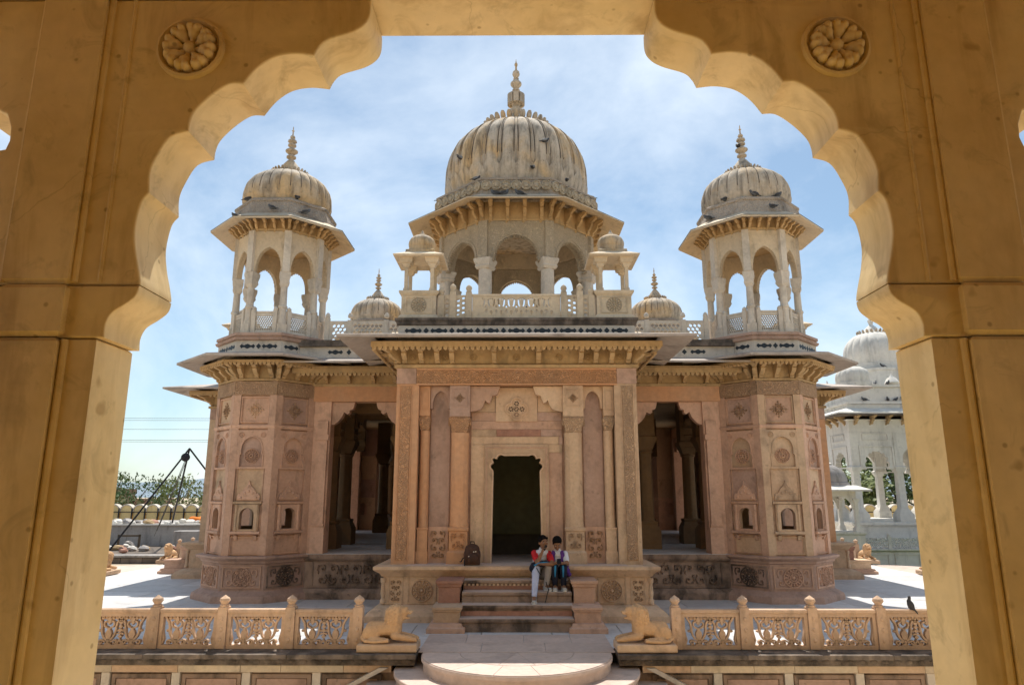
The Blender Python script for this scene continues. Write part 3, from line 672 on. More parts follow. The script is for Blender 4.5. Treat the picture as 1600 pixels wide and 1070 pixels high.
# ---- corner towers
T = 5.6
def make_tower():
    ap = 1.05; hw = ap*tan(pi/8)
    root = obj('corner_tower', B().mould(octo(ap), [(-.10, .9), (-.10, .95)], False, False), M['pink'], cen, (-T, -T, 0))
    win = [(.15, 1.43), (.15, 1.72)] + [(.15*cos(pi*i/8)**1 if i else .15, 1.72+.14*sin(pi*i/8)) for i in range(1, 8)] + [(-.15, 1.72), (-.15, 1.43)]
    walls = [B().plate(rz(-hw, hw, .9, 2.04), [win], -ap, -ap+.10).mesh('wall'), B().box(-hw, hw, -ap+.002, -ap+.10, 2.043, 2.70).mesh('wall'), B().box(-hw, hw, -ap, -ap+.10, 2.703, 3.55).mesh('wall'), B().box(-hw, hw, -ap, -ap+.10, 3.553, 4.95).mesh('wall')]
    wallc = B().box(-hw, hw, -ap, -ap+.10, .9, 4.95).mesh('wall')
    strip = B().box(-hw-.018, -hw+.125, -ap-.05, -ap+.01, .9, 4.52).box(hw-.125, hw+.018, -ap-.05, -ap+.01, .9, 4.52).box(-hw+.15, -hw+.165, -ap-.014, -ap+.01, .92, 4.2).box(hw-.165, hw-.15, -ap-.014, -ap+.01, .92, 4.2).mesh('corner_strip')
    frz = B().box(-hw-.018, hw+.018, -ap-.058, -ap, 4.22, 4.51).mesh('frieze')
    led = B().prof_x([(-ap, 3.49), (-ap-.055, 3.51), (-ap-.075, 3.55), (-ap-.075, 3.575), (-ap, 3.60)], -hw-.022, hw+.022).mesh('string_course')
    upan = frame_b(-.30, .30, 3.63, 4.19, .022, -ap-.032, -ap).mesh('panel_frame')
    dia = diamond_motif(.17, .016).mesh('diamond_relief')
    og = keel(.46, 3.02, 3.34, 10); niche_hole = [(.25, 2.70), (.25, 2.95), (.215, 2.98), (.23, 3.02)] + og[1:-1] + [(-.23, 3.02), (-.215, 2.98), (-.25, 2.95), (-.25, 2.70)]
    nich = B().plate(rz(-.32, .32, 2.66, 3.47), [niche_hole], -ap-.045, -ap).mesh('niche_surround')
    nmo = B().ribbon(niche_hole, .020, -ap-.062, -ap-.03).mesh('niche_moulding')
    med = medallion(.155, 2, 16, True).mesh('medallion'); ros = medallion(.055, 1, 8, t=.012).mesh('rosette')
    cr = [(-.24, 2.02), (.24, 2.02), (.24, 2.10), (.20, 2.16), (.17, 2.14), (.14, 2.20), (.10, 2.26), (.05, 2.30), (.02, 2.35), (0, 2.42), (-.02, 2.35), (-.05, 2.30), (-.10, 2.26), (-.14, 2.20), (-.17, 2.14), (-.20, 2.16), (-.24, 2.10)]
    crest = B().plate(cr, [], -ap-.034, -ap)
    for x, z in ((0, 2.20), (-.08, 2.16), (.08, 2.16), (0, 2.30), (-.16, 2.07), (.16, 2.07)): crest.ball((x, -ap-.034, z), (.03, .022, .03), 7, 5)
    crest = crest.mesh('crest_relief')
    wf = B().plate(rz(-.25, .25, 1.39, 1.93), [win], -ap-.05, -ap).prof_x([(-ap, 1.93), (-ap-.06, 1.94), (-ap-.08, 1.985), (-ap, 2.0)], -.30, .30)
    for s in (-1, 1): wf.lathe([(.03, 1.39), (.03, 1.47), (.018, 1.50), (.024, 1.65), (.018, 1.80), (.032, 1.84), (.036, 1.93)], 8, s*.215, -ap-.05)
    wf = wf.mesh('window_frame')
    sill = B().prof_x([(-ap, 1.31), (-ap-.07, 1.33), (-ap-.11, 1.345), (-ap-.11, 1.385), (-ap, 1.395)], -.31, .31).mesh('sill')
    corb = B().prof_x([(-ap, 1.20), (-ap-.03, 1.22), (-ap-.05, 1.28), (-ap-.08, 1.31), (-ap, 1.31)], -.035, .035).mesh('corbel')
    bpan = frame_b(-.31, .31, .93, 1.28, .022, -ap-.03, -ap).mesh('panel_frame')
    pfr = frame_b(-.40, .40, .27, .70, .03, -ap-.075, -ap-.045).mesh('plinth_panel'); pmed = medallion(.20, 3, 16).mesh('plinth_rosette'); plf = leafy(.66, .36, .014, 6).mesh('foliage_relief')
    for k in range(8):
        rot = k*pi/4 if k < 5 else (k-8)*pi/4; kk = k if k < 5 else k-8
        out = kk in (-3, -2, -1, 0, 1)
        ad = random.choice([M['pink'], M['pink'], M['buff']])
        for wm_ in walls: obj('wall', wm_, random.choice([M['pink'], M['buff'], M['pink'], M['mauve']]), root, rot=rot)
        if not out: continue
        def q(p): v = Matrix.Rotation(rot, 4, 'Z') @ Vector(p); return v
        obj('corner_strip', strip, ad, root, rot=rot); obj('frieze', frz, M['carve_b'], root, rot=rot)
        obj('string_course', led, M['pink'], root, rot=rot); obj('panel_frame', upan, ad, root, rot=rot)
        obj('diamond_relief', dia, M['carve_b'] if k else M['buff'], root, q((0, -ap, 3.91)), rot)
        obj('niche_surround', nich, ad, root, rot=rot); obj('niche_moulding', nmo, ad, root, rot=rot)
        obj('medallion', med, M['pink'], root, q((0, -ap, 2.93)), rot)
        for s in (-1, 1): obj('rosette', ros, ad, root, q((s*.23, -ap-.045, 3.37)), rot); obj('corbel', corb, ad, root, q((s*.20, 0, 0)), rot)
        obj('crest_relief', crest, ad, root, rot=rot); obj('window_frame', wf, M['buff'] if kk == 0 else ad, root, rot=rot); obj('sill', sill, ad, root, rot=rot)
        obj('panel_frame', bpan, ad, root, rot=rot)
        pm = M['soot'] if kk in (1, -3) else M['pink']
        obj('plinth_panel', pfr, pm, root, rot=rot); obj('plinth_rosette', pmed, M['carve_s'] if pm == M['soot'] else M['pink'], root, q((0, -ap-.052, .485)), rot); obj('foliage_relief', plf, M['carve_s'] if pm == M['soot'] else M['pink'], root, q((0, -ap-.05, .485)), rot)
    obj('plinth', B().mould(octo(1.10), [(.17, -.02), (.17, .08), (.15, .13), (.07, .18), (.03, .20), (0, .22), (0, .74), (.04, .76), (.05, .80), (.12, .84), (.14, .86), (.14, .895), (.0, .905)]), M['mauve'], root)
    # cornice
    obj('cornice_wall', B().mould(octo(ap), [(.0, 4.52), (.06, 4.53), (.06, 4.57), (.01, 4.58), (.01, 4.90)], False, False), M['ochre'], root)
    me = bracket_b(.38, .32, .09).mesh('bracket'); f = B().mould(octo(1.49), [(-.10, 4.865), (0, 4.865), (0, 4.92), (-.03, 4.93), (-.4, 4.93)], False, True)
    for k in range(8):
        rot = k*pi/4; f.M = Matrix.Rotation(rot, 4, 'Z'); dentils(f, -.585, .585, -1.46, 4.865, .085, .06); f.M = None
        for x in (-.34, -.01, .32, hw+.01):
            v = Matrix.Rotation(rot, 4, 'Z') @ Vector((x, -ap-.01 if x < .4 else -ap-.03, 4.575)); obj('bracket', me, M['ochre'], root, v, rot + (pi/8 if x > .4 else 0))
    obj('fascia', f, M['ochre'], root)
    obj('eave', B().mould(octo(1.05), [(.40, 5.0), (.86, 4.93), (.88, 4.93), (.88, 4.975), (.86, 4.985), (.10, 5.16), (.0, 5.16)], False, False), M['slab'], root)
    obj('inlay_band', B().mould(octo(1.17), [(0, 5.06), (0, 5.40)]), M['pale'], root)
    obj('ledge', B().mould(octo(1.17), [(0, 5.40), (.05, 5.41), (.07, 5.46), (.02, 5.47), (.02, 5.50), (.05, 5.51), (.05, 5.57), (-.1, 5.58)]), M['mauve'], root)
    for k in range(8): inlay_run(root, -.485, .485, -1.17, 5.275, .485, k*pi/4) if k in (0, 1, 5, 6, 7) else None
    return root
tower = make_tower()

# ---- domed pavilions
def make_pavilion(ap, z0, zcap0, zcap1, zapex, zwall, zeave, eap, colr, zdrum0, zdrum1, drum_ap, dr, dz0, dh, lobes, fin, nb, rail=True, main=False, ring=None):
    hw = ap*tan(pi/8); Rv = ap/cos(pi/8)
    cm, wm, cv = (M['pale'], M['cream'], M['carve_c'])
    root = obj('roof_pavilion', B().mould(octo(ap+.18), [(0, z0-.05), (0, z0+.03), (-.05, z0+.04)]), cm, cen)
    cb = B()
    if main:
        cb.lathe([(colr*1.3, z0), (colr*1.3, z0+.2), (colr*1.05, z0+.25), (colr, zcap0)], 16).mould(rect(-colr, colr, -colr, colr), [(0, zcap0-.02), (.04, zcap0+.06), (.02, zcap0+.1), (.07, zcap1-.06), (.07, zcap1)])
    else:
        fac = [1, .97]*8
        cb.box(-colr*1.25, colr*1.25, -colr*1.25, colr*1.25, z0, z0+.24).lathe([(colr*1.15, z0+.24), (colr*1.2, z0+.3), (colr*.95, z0+.36), (colr, z0+.6), (colr*1.2, z0+.62), (colr*1.2, z0+.66), (colr*.95, z0+.68), (colr*.85, zcap0-.02)], 16, fac=fac)
        cb.mould(rect(-colr, colr, -colr, colr), [(-.02, zcap0-.04), (0, zcap0), (.02, zcap0+.05), (.01, zcap0+.1), (.035, zcap1-.08), (.035, zcap1)])
    cme = cb.mesh('column')
    for k in range(8):
        a = pi/8+k*pi/4; obj('column', cme, cm, root, ((Rv-.02)*cos(a), (Rv-.02)*sin(a), 0), a)
    zs = zcap1-.25*(zcap1-zcap0); wa = 2*(hw-colr*(1.45 if main else 1.0))
    arch = keel(wa, zs, zapex, 14)
    th = colr*1.5
    b = B().plate(arch_panel(-hw-.0, hw+.0, zwall, arch), [], -ap-th*.5, -ap+th*.5)
    # beaded fringe of the arch
    bead = .024 if not main else .06
    tot = 0; last = arch[0]
    samp = keel(wa-bead*.6, zs, zapex-bead*.4, 40 if main else 26)
    for (x, z) in samp[::3]: b.ball((x, -ap-th*.25, z), (bead*.62, th*.25, bead*.62), 6, 4)
    if main: b.ribbon([(x*1.10, zs+(z-zs)*1.10) for x, z in arch], .04, -ap-th*.5-.02, -ap-th*.5+.01)
    ame = b.mesh('arch')
    for k in range(8):
        obj('arch', ame, cv if main else wm, root, rot=k*pi/4)
        pm = B().box(-.14 if main else -colr*.9, .14 if main else colr*.9, -.06, .05, zcap1, zwall) if k == 0 else pm
        if k == 0: pme = pm.mesh('corner_pilaster')
        a = pi/8+k*pi/4; obj('corner_pilaster', pme, cv if main else cm, root, ((Rv+th*.42)*cos(a), (Rv+th*.42)*sin(a), 0), a+pi/2)
    obj('ceiling', B().mould(octo(ap-.02), [(0, zwall-.03), (0, zwall+.04)] if not main else [(0, zeave+.25), (0, zeave+.32)]), M['cream'] if main else M['ochre'], root)
    bo = (eap-ap-th*.5)*.40; bh = zeave-zwall+(eap-ap)*.42*.5 if main else zeave-zwall+.12
    obj('cornice_wall', B().mould(octo(ap), [(th*.5+.02, zwall), (th*.5+.03, zwall+.05), (th*.5, zwall+.06), (th*.5, zwall+bh), (th*.5, zeave+(eap-ap)*.42-.01)], False, False), M['ochre'], root)
    bme = bracket_b(bo, bh, bo*.24).mesh('bracket')
    for k in range(8):
        for i in range(nb):
            x = -hw*.82 + 1.64*hw*i/(nb-1); v = Matrix.Rotation(k*pi/4, 4, 'Z') @ Vector((x, -ap-th*.5, zwall)); obj('bracket', bme, M['ochre'], root, v, k*pi/4)
        a = pi/8+k*pi/4; obj('bracket', bme, M['ochre'], root, ((Rv+th*.5)*cos(a), (Rv+th*.5)*sin(a), zwall), a+pi/2)
    rise = (eap-ap)*.42
    e = B().mould(octo(eap), [(-(eap-ap-th*.3), zeave+rise*.9), (-.03, zeave), (0, zeave), (0, zeave+.035), (-.03, zeave+.045), (-(eap-drum_ap-.02), zeave+rise), (-(eap-drum_ap+.1), zeave+rise)], False, False)
    obj('eave', e, M['cream'], root)
    obj('eave_edge', B().mould(octo(eap), [(-.04, zeave+.0455), (.004, zeave+.038), (.004, zeave+.046), (-.05, zeave+.06)], False, False), M['dark'], root)
    if main: obj('inner_drum', B().mould(octo(ap-.16), [(0, zwall-.06), (.03, zwall-.02), (0, zwall), (0, zeave+.26)], False, False), M['cream'], root)
    if ring:                               # carved octagonal parapet round the foot of the dome
        obj('dome_parapet', B().mould(octo(drum_ap), [(0, zdrum0), (0.02, zdrum0+.05), (0, zdrum0+.06), (0, zdrum1-.08), (.03, zdrum1-.06), (.03, zdrum1), (-.06, zdrum1)], False, False), M['drumst'], root)
        rme = B().lathe([(.155, 0), (.155, .06), (.125, .075), (.115, .055), (.075, .055), (.065, .08), (.02, .085)], 20); rme.v = [(x, -z, y) for x, y, z in rme.v]; rme = rme.mesh('parapet_rosette'); h2 = drum_ap*tan(pi/8)
        for k in range(8):
            for i in range(7):
                v = Matrix.Rotation(k*pi/4, 4, 'Z') @ Vector((-h2+(i+.5)*2*h2/7, -drum_ap, (zdrum0+zdrum1)/2+.13)); obj('parapet_rosette', rme, M['carve_c'], root, v, k*pi/4)
        obj('dome_seat', B().lathe([(dr*.98, zdrum0), (dr*.98, dz0+.02), (dr*.9, dz0+.03)], 48), M['dome'], root)
    else:
        obj('dome_drum', B().mould(octo(drum_ap), [(0, zdrum0), (0, zdrum0+.10), (-.02, zdrum0+.11), (-.08, zdrum1-.12), (-.06, zdrum1-.10), (-.06, zdrum1-.05), (-.14, zdrum1), (-.25, zdrum1+.02)]), M['drumst'], root)
    d, prof = dome_b(dr, dz0, dh, lobes, 8 if main else 6, .93, 24)
    obj('dome', d, M['dome'], root)
    k0 = int(24*.26); gr = .013 if main else .0075
    rib = B().tube([(r*.972, 0, z) for r, z in prof[k0:-2]], gr, 5).mesh('groove_shade_soot'); roll = B().tube([(r*1.0, 0, z) for r, z in prof[k0:-2]], gr*1.3, 6).mesh('rib')  # thin dark strips paint groove shade and soot onto the dome
    for k in range(lobes):
        a = 2*pi*k/lobes
        if main:
            obj('rib', roll, M['dome'], root, (0, 0, 0), a)
            for e in (-1, 1): obj('groove_shade_soot', rib, M['dark'], root, (0, 0, 0), a+e*2*pi/lobes/8)
        else: obj('groove_shade_soot', rib, M['dark'], root, (0, 0, 0), a)
    obj('petal_band', petal_band(prof[0][0]*1.002, prof[int(24*.22)][0], dz0+.005, prof[int(24*.24)][1], lobes), M['dome'], root)
    zt = dz0+dh
    obj('lotus_crown', lotus_b(fin['lr'], zt-fin['ld'], fin['ln'], fin['lp']), M['dome'], root)
    obj('finial', B().lathe([(r, z) for r, z in fin['prof']], 20), M['dome'], root)
    for (sx, z1, z2) in fin.get('box', ()):
        for k in range(8):
            a = k*pi/4; obj('finial_block', B().box(-sx*.33, sx*.33, -.06, .06, z1, z2), M['dome'], root, (sx*.86*cos(a), sx*.86*sin(a), 0), a+pi/2)
    if rail:
        hs = []
        for i in range(-5, 6):
            for j in range(-3, 4):
                hx = i*.05+(.025 if j % 2 else 0); hz = z0+.27+j*.048
                if abs(hx) < hw-.17: hs.append(circ(hx, hz, .0215, 6))
        pan = B().plate(rz(-hw+.07, hw-.07, z0+.03, z0+.50), hs, -ap-.03, -ap+.01).box(-hw+.07, hw-.07, -ap-.04, -ap+.02, z0+.502, z0+.54).mesh('railing_panel')
        pst = B().box(-.045, .045, -.045, .045, z0+.03, z0+.56).lathe([(.04, z0+.56), (.055, z0+.585), (.05, z0+.61), (.008, z0+.65)], 8).mesh('railing_post')
        for k in range(8):
            obj('railing_panel', pan, cm, root, rot=k*pi/4)
            for s in (-1, 1):
                v = Matrix.Rotation(k*pi/4, 4, 'Z') @ Vector((s*(hw-.14), -ap-.03, 0)); obj('railing_post', pst, cm, root, v, k*pi/4)
    return root
sf = dict(lr=.42, ld=.035, ln=28, lp=.058, prof=[(.34, 9.78), (.30, 9.90), (.18, 10.10), (.09, 10.22), (.05, 10.26), (.05, 10.28), (.115, 10.31), (.115, 10.345), (.05, 10.37), (.05, 10.40), (.10, 10.43), (.15, 10.475), (.15, 10.50), (.09, 10.55), (.05, 10.57), (.05, 10.60), (.10, 10.63), (.10, 10.665), (.05, 10.69), (.05, 10.71), (.11, 10.745), (.10, 10.785), (.04, 10.81), (.04, 10.83), (.065, 10.86), (.055, 10.90), (.02, 10.93), (.015, 11.03), (.035, 11.05), (.012, 11.07), (.012, 11.14), (.003, 11.17)])
pav = make_pavilion(.917, 5.58, 6.72, 7.02, 7.62, 8.0, 8.10, 1.54, .085, 8.28, 8.80, 1.16, 1.04, 8.80, 1.05, 26, sf, 4)
pav.location = (-T, -T, 0)
mf = dict(lr=1.04, ld=.13, ln=30, lp=.15, prof=[(.55, 14.12), (.46, 14.3), (.30, 14.6), (.20, 14.72), (.13, 14.78), (.13, 14.82), (.185, 14.86), (.19, 14.98), (.12, 15.02), (.13, 15.10), (.17, 15.15), (.17, 15.46), (.12, 15.52), (.06, 15.62), (.13, 15.66), (.13, 15.70), (.07, 15.74), (.10, 15.78), (.19, 15.90), (.19, 15.96), (.10, 16.07), (.06, 16.10), (.10, 16.13), (.06, 16.17), (.09, 16.21), (.13, 16.30), (.11, 16.40), (.04, 16.47), (.03, 16.58), (.055, 16.66), (.05, 16.72), (.02, 16.76), (.004, 16.90)], box=((.27, 15.14, 15.50),))
mpav = make_pavilion(2.20, 7.22, 8.53, 8.82, 9.55, 9.97, 10.27, 3.32, .19, 10.5, 11.26, 2.49, 2.34, 11.30, 2.93, 28, mf, 4, rail=False, main=True, ring=True)

# ---- repeats round the square plan
rotm = lambda k, p: Matrix.Rotation(k*pi/2, 4, 'Z') @ Vector(p)
for k in (1, 2, 3):
    copy_tree(tower, cen, k*pi/2, rotm(k, (-T, -T, 0))); copy_tree(pav, cen, k*pi/2, rotm(k, (-T, -T, 0)))
    for b_ in bays: copy_tree(b_, cen, k*pi/2)
for k in (1, 3): copy_tree(porch, cen, k*pi/2); copy_tree(stairs, cen, k*pi/2)
back = obj('porch', B().box(-2.26, -.6, 8.1, 8.5, .9, 4.9).box(.6, 2.26, 8.1, 8.5, .9, 4.9).box(-.6, .6, 8.1, 8.5, 3.0, 4.9).box(-2.26, -2.0, 6, 8.1, .9, 4.9).box(2.0, 2.26, 6, 8.1, .9, 4.9), M['pink'], cen)
obj('plinth', B().box(-2.4, 2.4, 6.06, 8.7, -.02, .9), M['buff'], back); obj('eave', B().box(-3.1, 3.1, 6.2, 9.4, 4.9, 5.0), M['slab'], back); obj('parapet', B().box(-2.3, 2.3, 6.2, 8.3, 5.0, 6.0), M['cream'], back)

# ---- hall interior: clustered columns, cusped arches, inner chamber
ic = B().mould(rect(-.20, .20, -.20, .20), [(.07, .90), (.07, 1.3), (.02, 1.42), (0, 1.45), (.02, 1.5), (0, 1.53)])
ic.lathe([(.19, 1.53), (.17, 1.6), (.16, 3.1), (.2, 3.14), (.17, 3.2)], 32, fac=[1, .97, .93, .97]*8).mould(rect(-.18, .18, -.18, .18), [(-.02, 3.18), (.03, 3.32), (.08, 3.42), (.08, 3.5), (.04, 3.52), (.04, 4.56)])
icm = ic.mesh('hall_column')
ia = cusped(1.3, 3.35, 4.05, 4, .09, 6, flat=.2); iam = B().plate(arch_panel(-.8, .8, 4.56, ia), [], -.12, .12).mesh('hall_arch')
for k in range(4):
    for x, y in ((-4.45, -3.1), (-2.75, -3.1), (-4.45, -4.55), (-2.75, -4.55)):
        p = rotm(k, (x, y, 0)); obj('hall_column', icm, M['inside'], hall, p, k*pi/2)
    for x, y, r in ((-3.6, -3.1, 0), (-4.45, -2.2, pi/2), (-3.6, -4.55, 0)):
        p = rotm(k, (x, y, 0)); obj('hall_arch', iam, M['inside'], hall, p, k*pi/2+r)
for k in range(4):
    dr = cusped(.8, 2.4, 2.8, 3, .05, 6, flat=.12)
    ow = [(-2.4, .905), (-2.4, 4.55), (2.4, 4.55), (2.4, .905), (.4, .905)] + dr + [(-.4, .905)]
    nh = keel(.7, 2.3, 2.9, 8); nh2 = lambda c: [(x+c, z) for x, z in ([(.35, 1.3)] + nh + [(-.35, 1.3)])]
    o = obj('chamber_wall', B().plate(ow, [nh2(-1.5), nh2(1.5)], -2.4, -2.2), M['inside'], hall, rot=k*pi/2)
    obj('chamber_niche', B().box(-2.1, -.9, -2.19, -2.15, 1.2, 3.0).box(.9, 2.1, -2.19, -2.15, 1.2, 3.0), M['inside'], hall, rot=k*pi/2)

# ------------------------------------------------------------------ the gallery the photograph is taken from
def crom(P, n=5):
    Q = []
    for i in range(len(P)-1):
        p0, p1, p2, p3 = P[max(i-1, 0)], P[i], P[i+1], P[min(i+2, len(P)-1)]
        for k in range(n):
            t = k/n; Q.append(tuple(.5*((2*b)+(-a+c)*t+(2*a-5*b+4*c-d)*t*t+(-a+3*b-3*c+d)*t**3) for a, b, c, d in zip(p0, p1, p2, p3)))
    return Q + [P[-1]]
LOBES = [[(.715,4.56),(.717,4.46),(.745,4.405),(.805,4.365),(.92,4.325),(.962,4.285),(.985,4.235)],
         [(.985,4.235),(1.085,4.245),(1.185,4.225),(1.265,4.165),(1.325,4.08)],
         [(1.325,4.08),(1.395,4.078),(1.475,4.02),(1.545,3.94),(1.567,3.88),(1.57,3.825)],
         [(1.57,3.825),(1.655,3.795),(1.707,3.70),(1.733,3.61),(1.725,3.505)],
         [(1.725,3.505),(1.757,3.455),(1.772,3.33),(1.757,3.22),(1.73,3.12),(1.716,3.05),(1.727,2.995),(1.775,2.952)],
         [(1.775,2.952),(1.827,2.915),(1.850,2.86),(1.848,2.80)]]
prof = []
for l in LOBES: prof += crom(l)[:-1]
prof.append(LOBES[-1][-1])
YN, YF = 3.07, 3.37
def rbox(x0, x1, y0, y1, z0, z1, c=.012): return B().mould(rect(x0+c, x1-c, y0+c, y1-c), [(0, z0), (c, z0+c), (c, z1-c), (0, z1)])
gal = empty('viewing_gallery', (-.018, 0, 0), label='honey coloured cusped stone arch framing the view from a shaded gallery', category='archway')
up = [p for p in prof if p[1] >= 3.045]; lo = [p for p in prof if p[1] < 3.045]
zb = up[-1][1]
rose = B().rings([[(rr*cos(2*pi*j/40), yy, rr*sin(2*pi*j/40)) for j in range(40)] for rr, yy in ((.170, 0), (.165, -.022), (.152, -.026), (.142, -.012), (.140, .004))], False, False)
rose_me = rose.mesh('rosette')
pet = B()
pet.ball((-.019, 0, .105), (.027, .058, .028), 14, 10); pet.ball((.019, 0, .105), (.027, .058, .028), 14, 10); pet.ball((0, 0, .082), (.034, .050, .038), 14, 10); pet.ball((0, 0, .05), (.017, .028, .030), 10, 8)
pet_me = sculpt(pet, .005, 'petal', 2, .5); hub_me = B().ball((0, 0, 0), (.036, .045, .036), 18, 10).mesh('hub')
for yy0, yy1, back_ in ((YN, YF, False),):
    for s in (-1, 1):
        # spandrel, capital block, pillar
        nb = [(2.52, 3.05), (2.52, 3.72), (2.45, 3.735), (2.437, 3.78), (2.442, 3.85), (2.47, 3.92), (2.53, 3.95), (2.62, 3.93), (2.72, 4.02), (2.86, 4.12), (3.0, 4.18), (3.2, 4.32), (3.5, 4.40), (3.7, 4.555)]
        poly = [(s*x, z) for x, z in [(.717, 4.555)] + up[1:] + [(1.9, zb)] + nb]
        obj('spandrel', B().plate_ch(poly, .012, yy0, yy1), M['gold'], gal)
        capp = [(s*x, z) for x, z in [(up[-1][0], zb-.006)] + lo + [(1.88, 2.80), (2.52, 2.80), (2.52, zb-.006)]]
        obj('capital_block', B().plate_ch(capp, .008, yy0-.006, yy1), M['gold'], gal)
        obj('pillar', rbox(*sorted((s*1.882, s*2.52)), yy0, yy1, .5, 2.795, .008), M['gold'], gal)
        obj('pilaster', rbox(*sorted((s*2.04, s*2.40)), yy0-.035, yy0+.02, .5, 2.798, .02), M['gold'], gal)
        obj('pilaster', rbox(*sorted((s*2.03, s*2.335)), yy0-.042, yy0+.02, 2.802, zb-.004, .02), M['gold'], gal)
        obj('pilaster', rbox(*sorted((s*2.03, s*2.335)), yy0-.035, yy0+.02, zb, 4.552, .02), M['gold'], gal)
        for xm in (2.018, 2.348): obj('roll_moulding', B().tube([(s*xm, yy0-.004, zb+.01), (s*xm, yy0-.004, 4.55)], .016, 8), M['gold'], gal)
        obj('roll_moulding', B().tube([(s*2.022, yy0-.004, .5), (s*2.022, yy0-.004, 2.79)], .016, 8), M['gold'], gal)
        obj('roll_moulding', B().tube([(s*1.905, yy0+.002, zb+.01), (s*1.905, yy0+.002, 4.55)], .011, 8), M['gold'], gal)
        # next arch along
        obj('pillar', rbox(*sorted((s*6.2, s*6.84)), yy0, yy1, .5, 4.555, .01), M['gold'], gal)
        obj('spandrel', B().plate([(s*(8.72-x), z) for x, z in nb], [], yy0, yy1), M['gold'], gal)
        if not back_:
            r_ = obj('rosette', rose_me, M['gold'], gal, (s*1.60, YN, 4.27))
            obj('hub', hub_me, M['gold'], r_)
            for k in range(8):
                a = k*pi/4+.2; obj('petal', pet_me, M['gold'], r_, (0, 0, 0), (0, a, 0))
    obj('lintel', rbox(-7, 7, yy0-.02, yy1+.02, 4.56, 5.0, .02), M['gold'], gal)
obj('light_block_wall', B().plate([(-7, .5), (-7, 5.0), (7, 5.0), (7, .5), (.6, .5)] + keel(1.2, 2.2, 2.7, 8) + [(-.6, .5)], [], -2.37, -2.07), M['gold_bounce'], gal)  # unseen wall added nearly closed to keep sky light off the arch
obj('gallery_roof', B().box(-7, 7, -2.4, 3.42, 5.003, 5.25), M['gold_bounce'], gal)
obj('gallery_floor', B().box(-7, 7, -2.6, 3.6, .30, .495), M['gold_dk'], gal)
for s in (-1, 1):
    obj('bounce_wing', B().box(*sorted((s*7.0, s*18.0)), 3.0, 3.36, -.62, 5.6), M['gold'], gal)  # unseen wings added to bounce warm sunlight onto the cenotaph
obj('bounce_parapet', B().box(-7, 7, 3.2, 3.36, 5.253, 6.0), M['gold'], gal)  # unseen parapet added as more sunlit surface for the bounce
obj('gallery_plinth', B().box(-7.1, 7.1, -2.7, 3.7, -.62, .297), M['gold_dk'], gal)

# ------------------------------------------------------------------ retaining wall, railings, lions
def make_wall(s, label):
    root = empty('retaining_wall', (0, 10.26, 0), label=label, category='wall')
    def bx(n, a0, a1, y0, y1, z0, z1, m): return obj(n, rbox(*sorted((s*a0, s*a1)), y0, y1, z0, z1, .005), m, root)
    xs = [1.36, 3.1, 5.05, 7.0, 9.0, 11.05]
    for a, b in zip(xs, xs[1:]): bx('coping_slab', a+.003, b-.003, -.20, .26, -.045, .015, M['dark'])
    b = B(); b.box(*sorted((s*1.38, s*11.0)), -.12, .2, -.135, -.047)
    for k in range(60):
        x = s*(1.45+k*.16); b.ball((x, -.12, -.085), (.055, .02, .03), 6, 4)
    obj('carved_course', b, M['dark'], root)
    xs = [1.70, 2.35, 3.2, 3.75, 4.6, 5.5, 6.2, 7.1, 8.3, 9.4, 11.0]
    for i, (a, b) in enumerate(zip(xs, xs[1:])): bx('band_stone', a+.003, b-.003, -.10, .2, -.228, -.137, M['cream'] if i % 4 else M['buff'])
    bx('wall_face', 1.4, 11.0, -.03, .2, -.62, -.23, M['soot'])
    for k in range(11):
        x = 1.76+.956*k
        if k: bx('pilaster_strip', x-.055, x+.055, -.08, -.028, -.62, -.232, M['pale'])
        c = x+.478
        if c+.4 < 11: obj('panel_frame', frame_b(-.40, .40, -.62, -.26, .05, -.055, -.032), M['soot'], root, (s*c, 0, 0)); bx('panel', c-.34, c+.34, -.045, -.029, -.62, -.32, M['mauve'])
    # slanting string stone beside the landing
    P = [(s*1.74, -.16), (s*1.86, -.16), (s*2.65, -.56), (s*2.53, -.56)]
    obj('string_stone', B().plate(P, [], -.16, -.06), M['pale'], root)
    return root
make_wall(-1, 'dark stained retaining wall under the railing left of the landing')
make_wall(1, 'dark stained retaining wall under the railing right of the landing')
for s in (-1, 1):                          # the two flanks of the terrace
    r_ = empty('retaining_wall', (s*TE, CY, 0), label='plain edge wall along the %s side of the terrace' % ('left' if s < 0 else 'right'), category='wall')
    for sy in (-1, 1): obj('coping_slab', B().box(*sorted((0, s*.12)), *sorted((sy*1.4, sy*10.9)), -.05, .012), M['dark'], r_); obj('wall_face', B().box(*sorted((s*.004, s*.06)), *sorted((sy*1.4, sy*10.9)), -.62, -.052), M['soot'], r_)
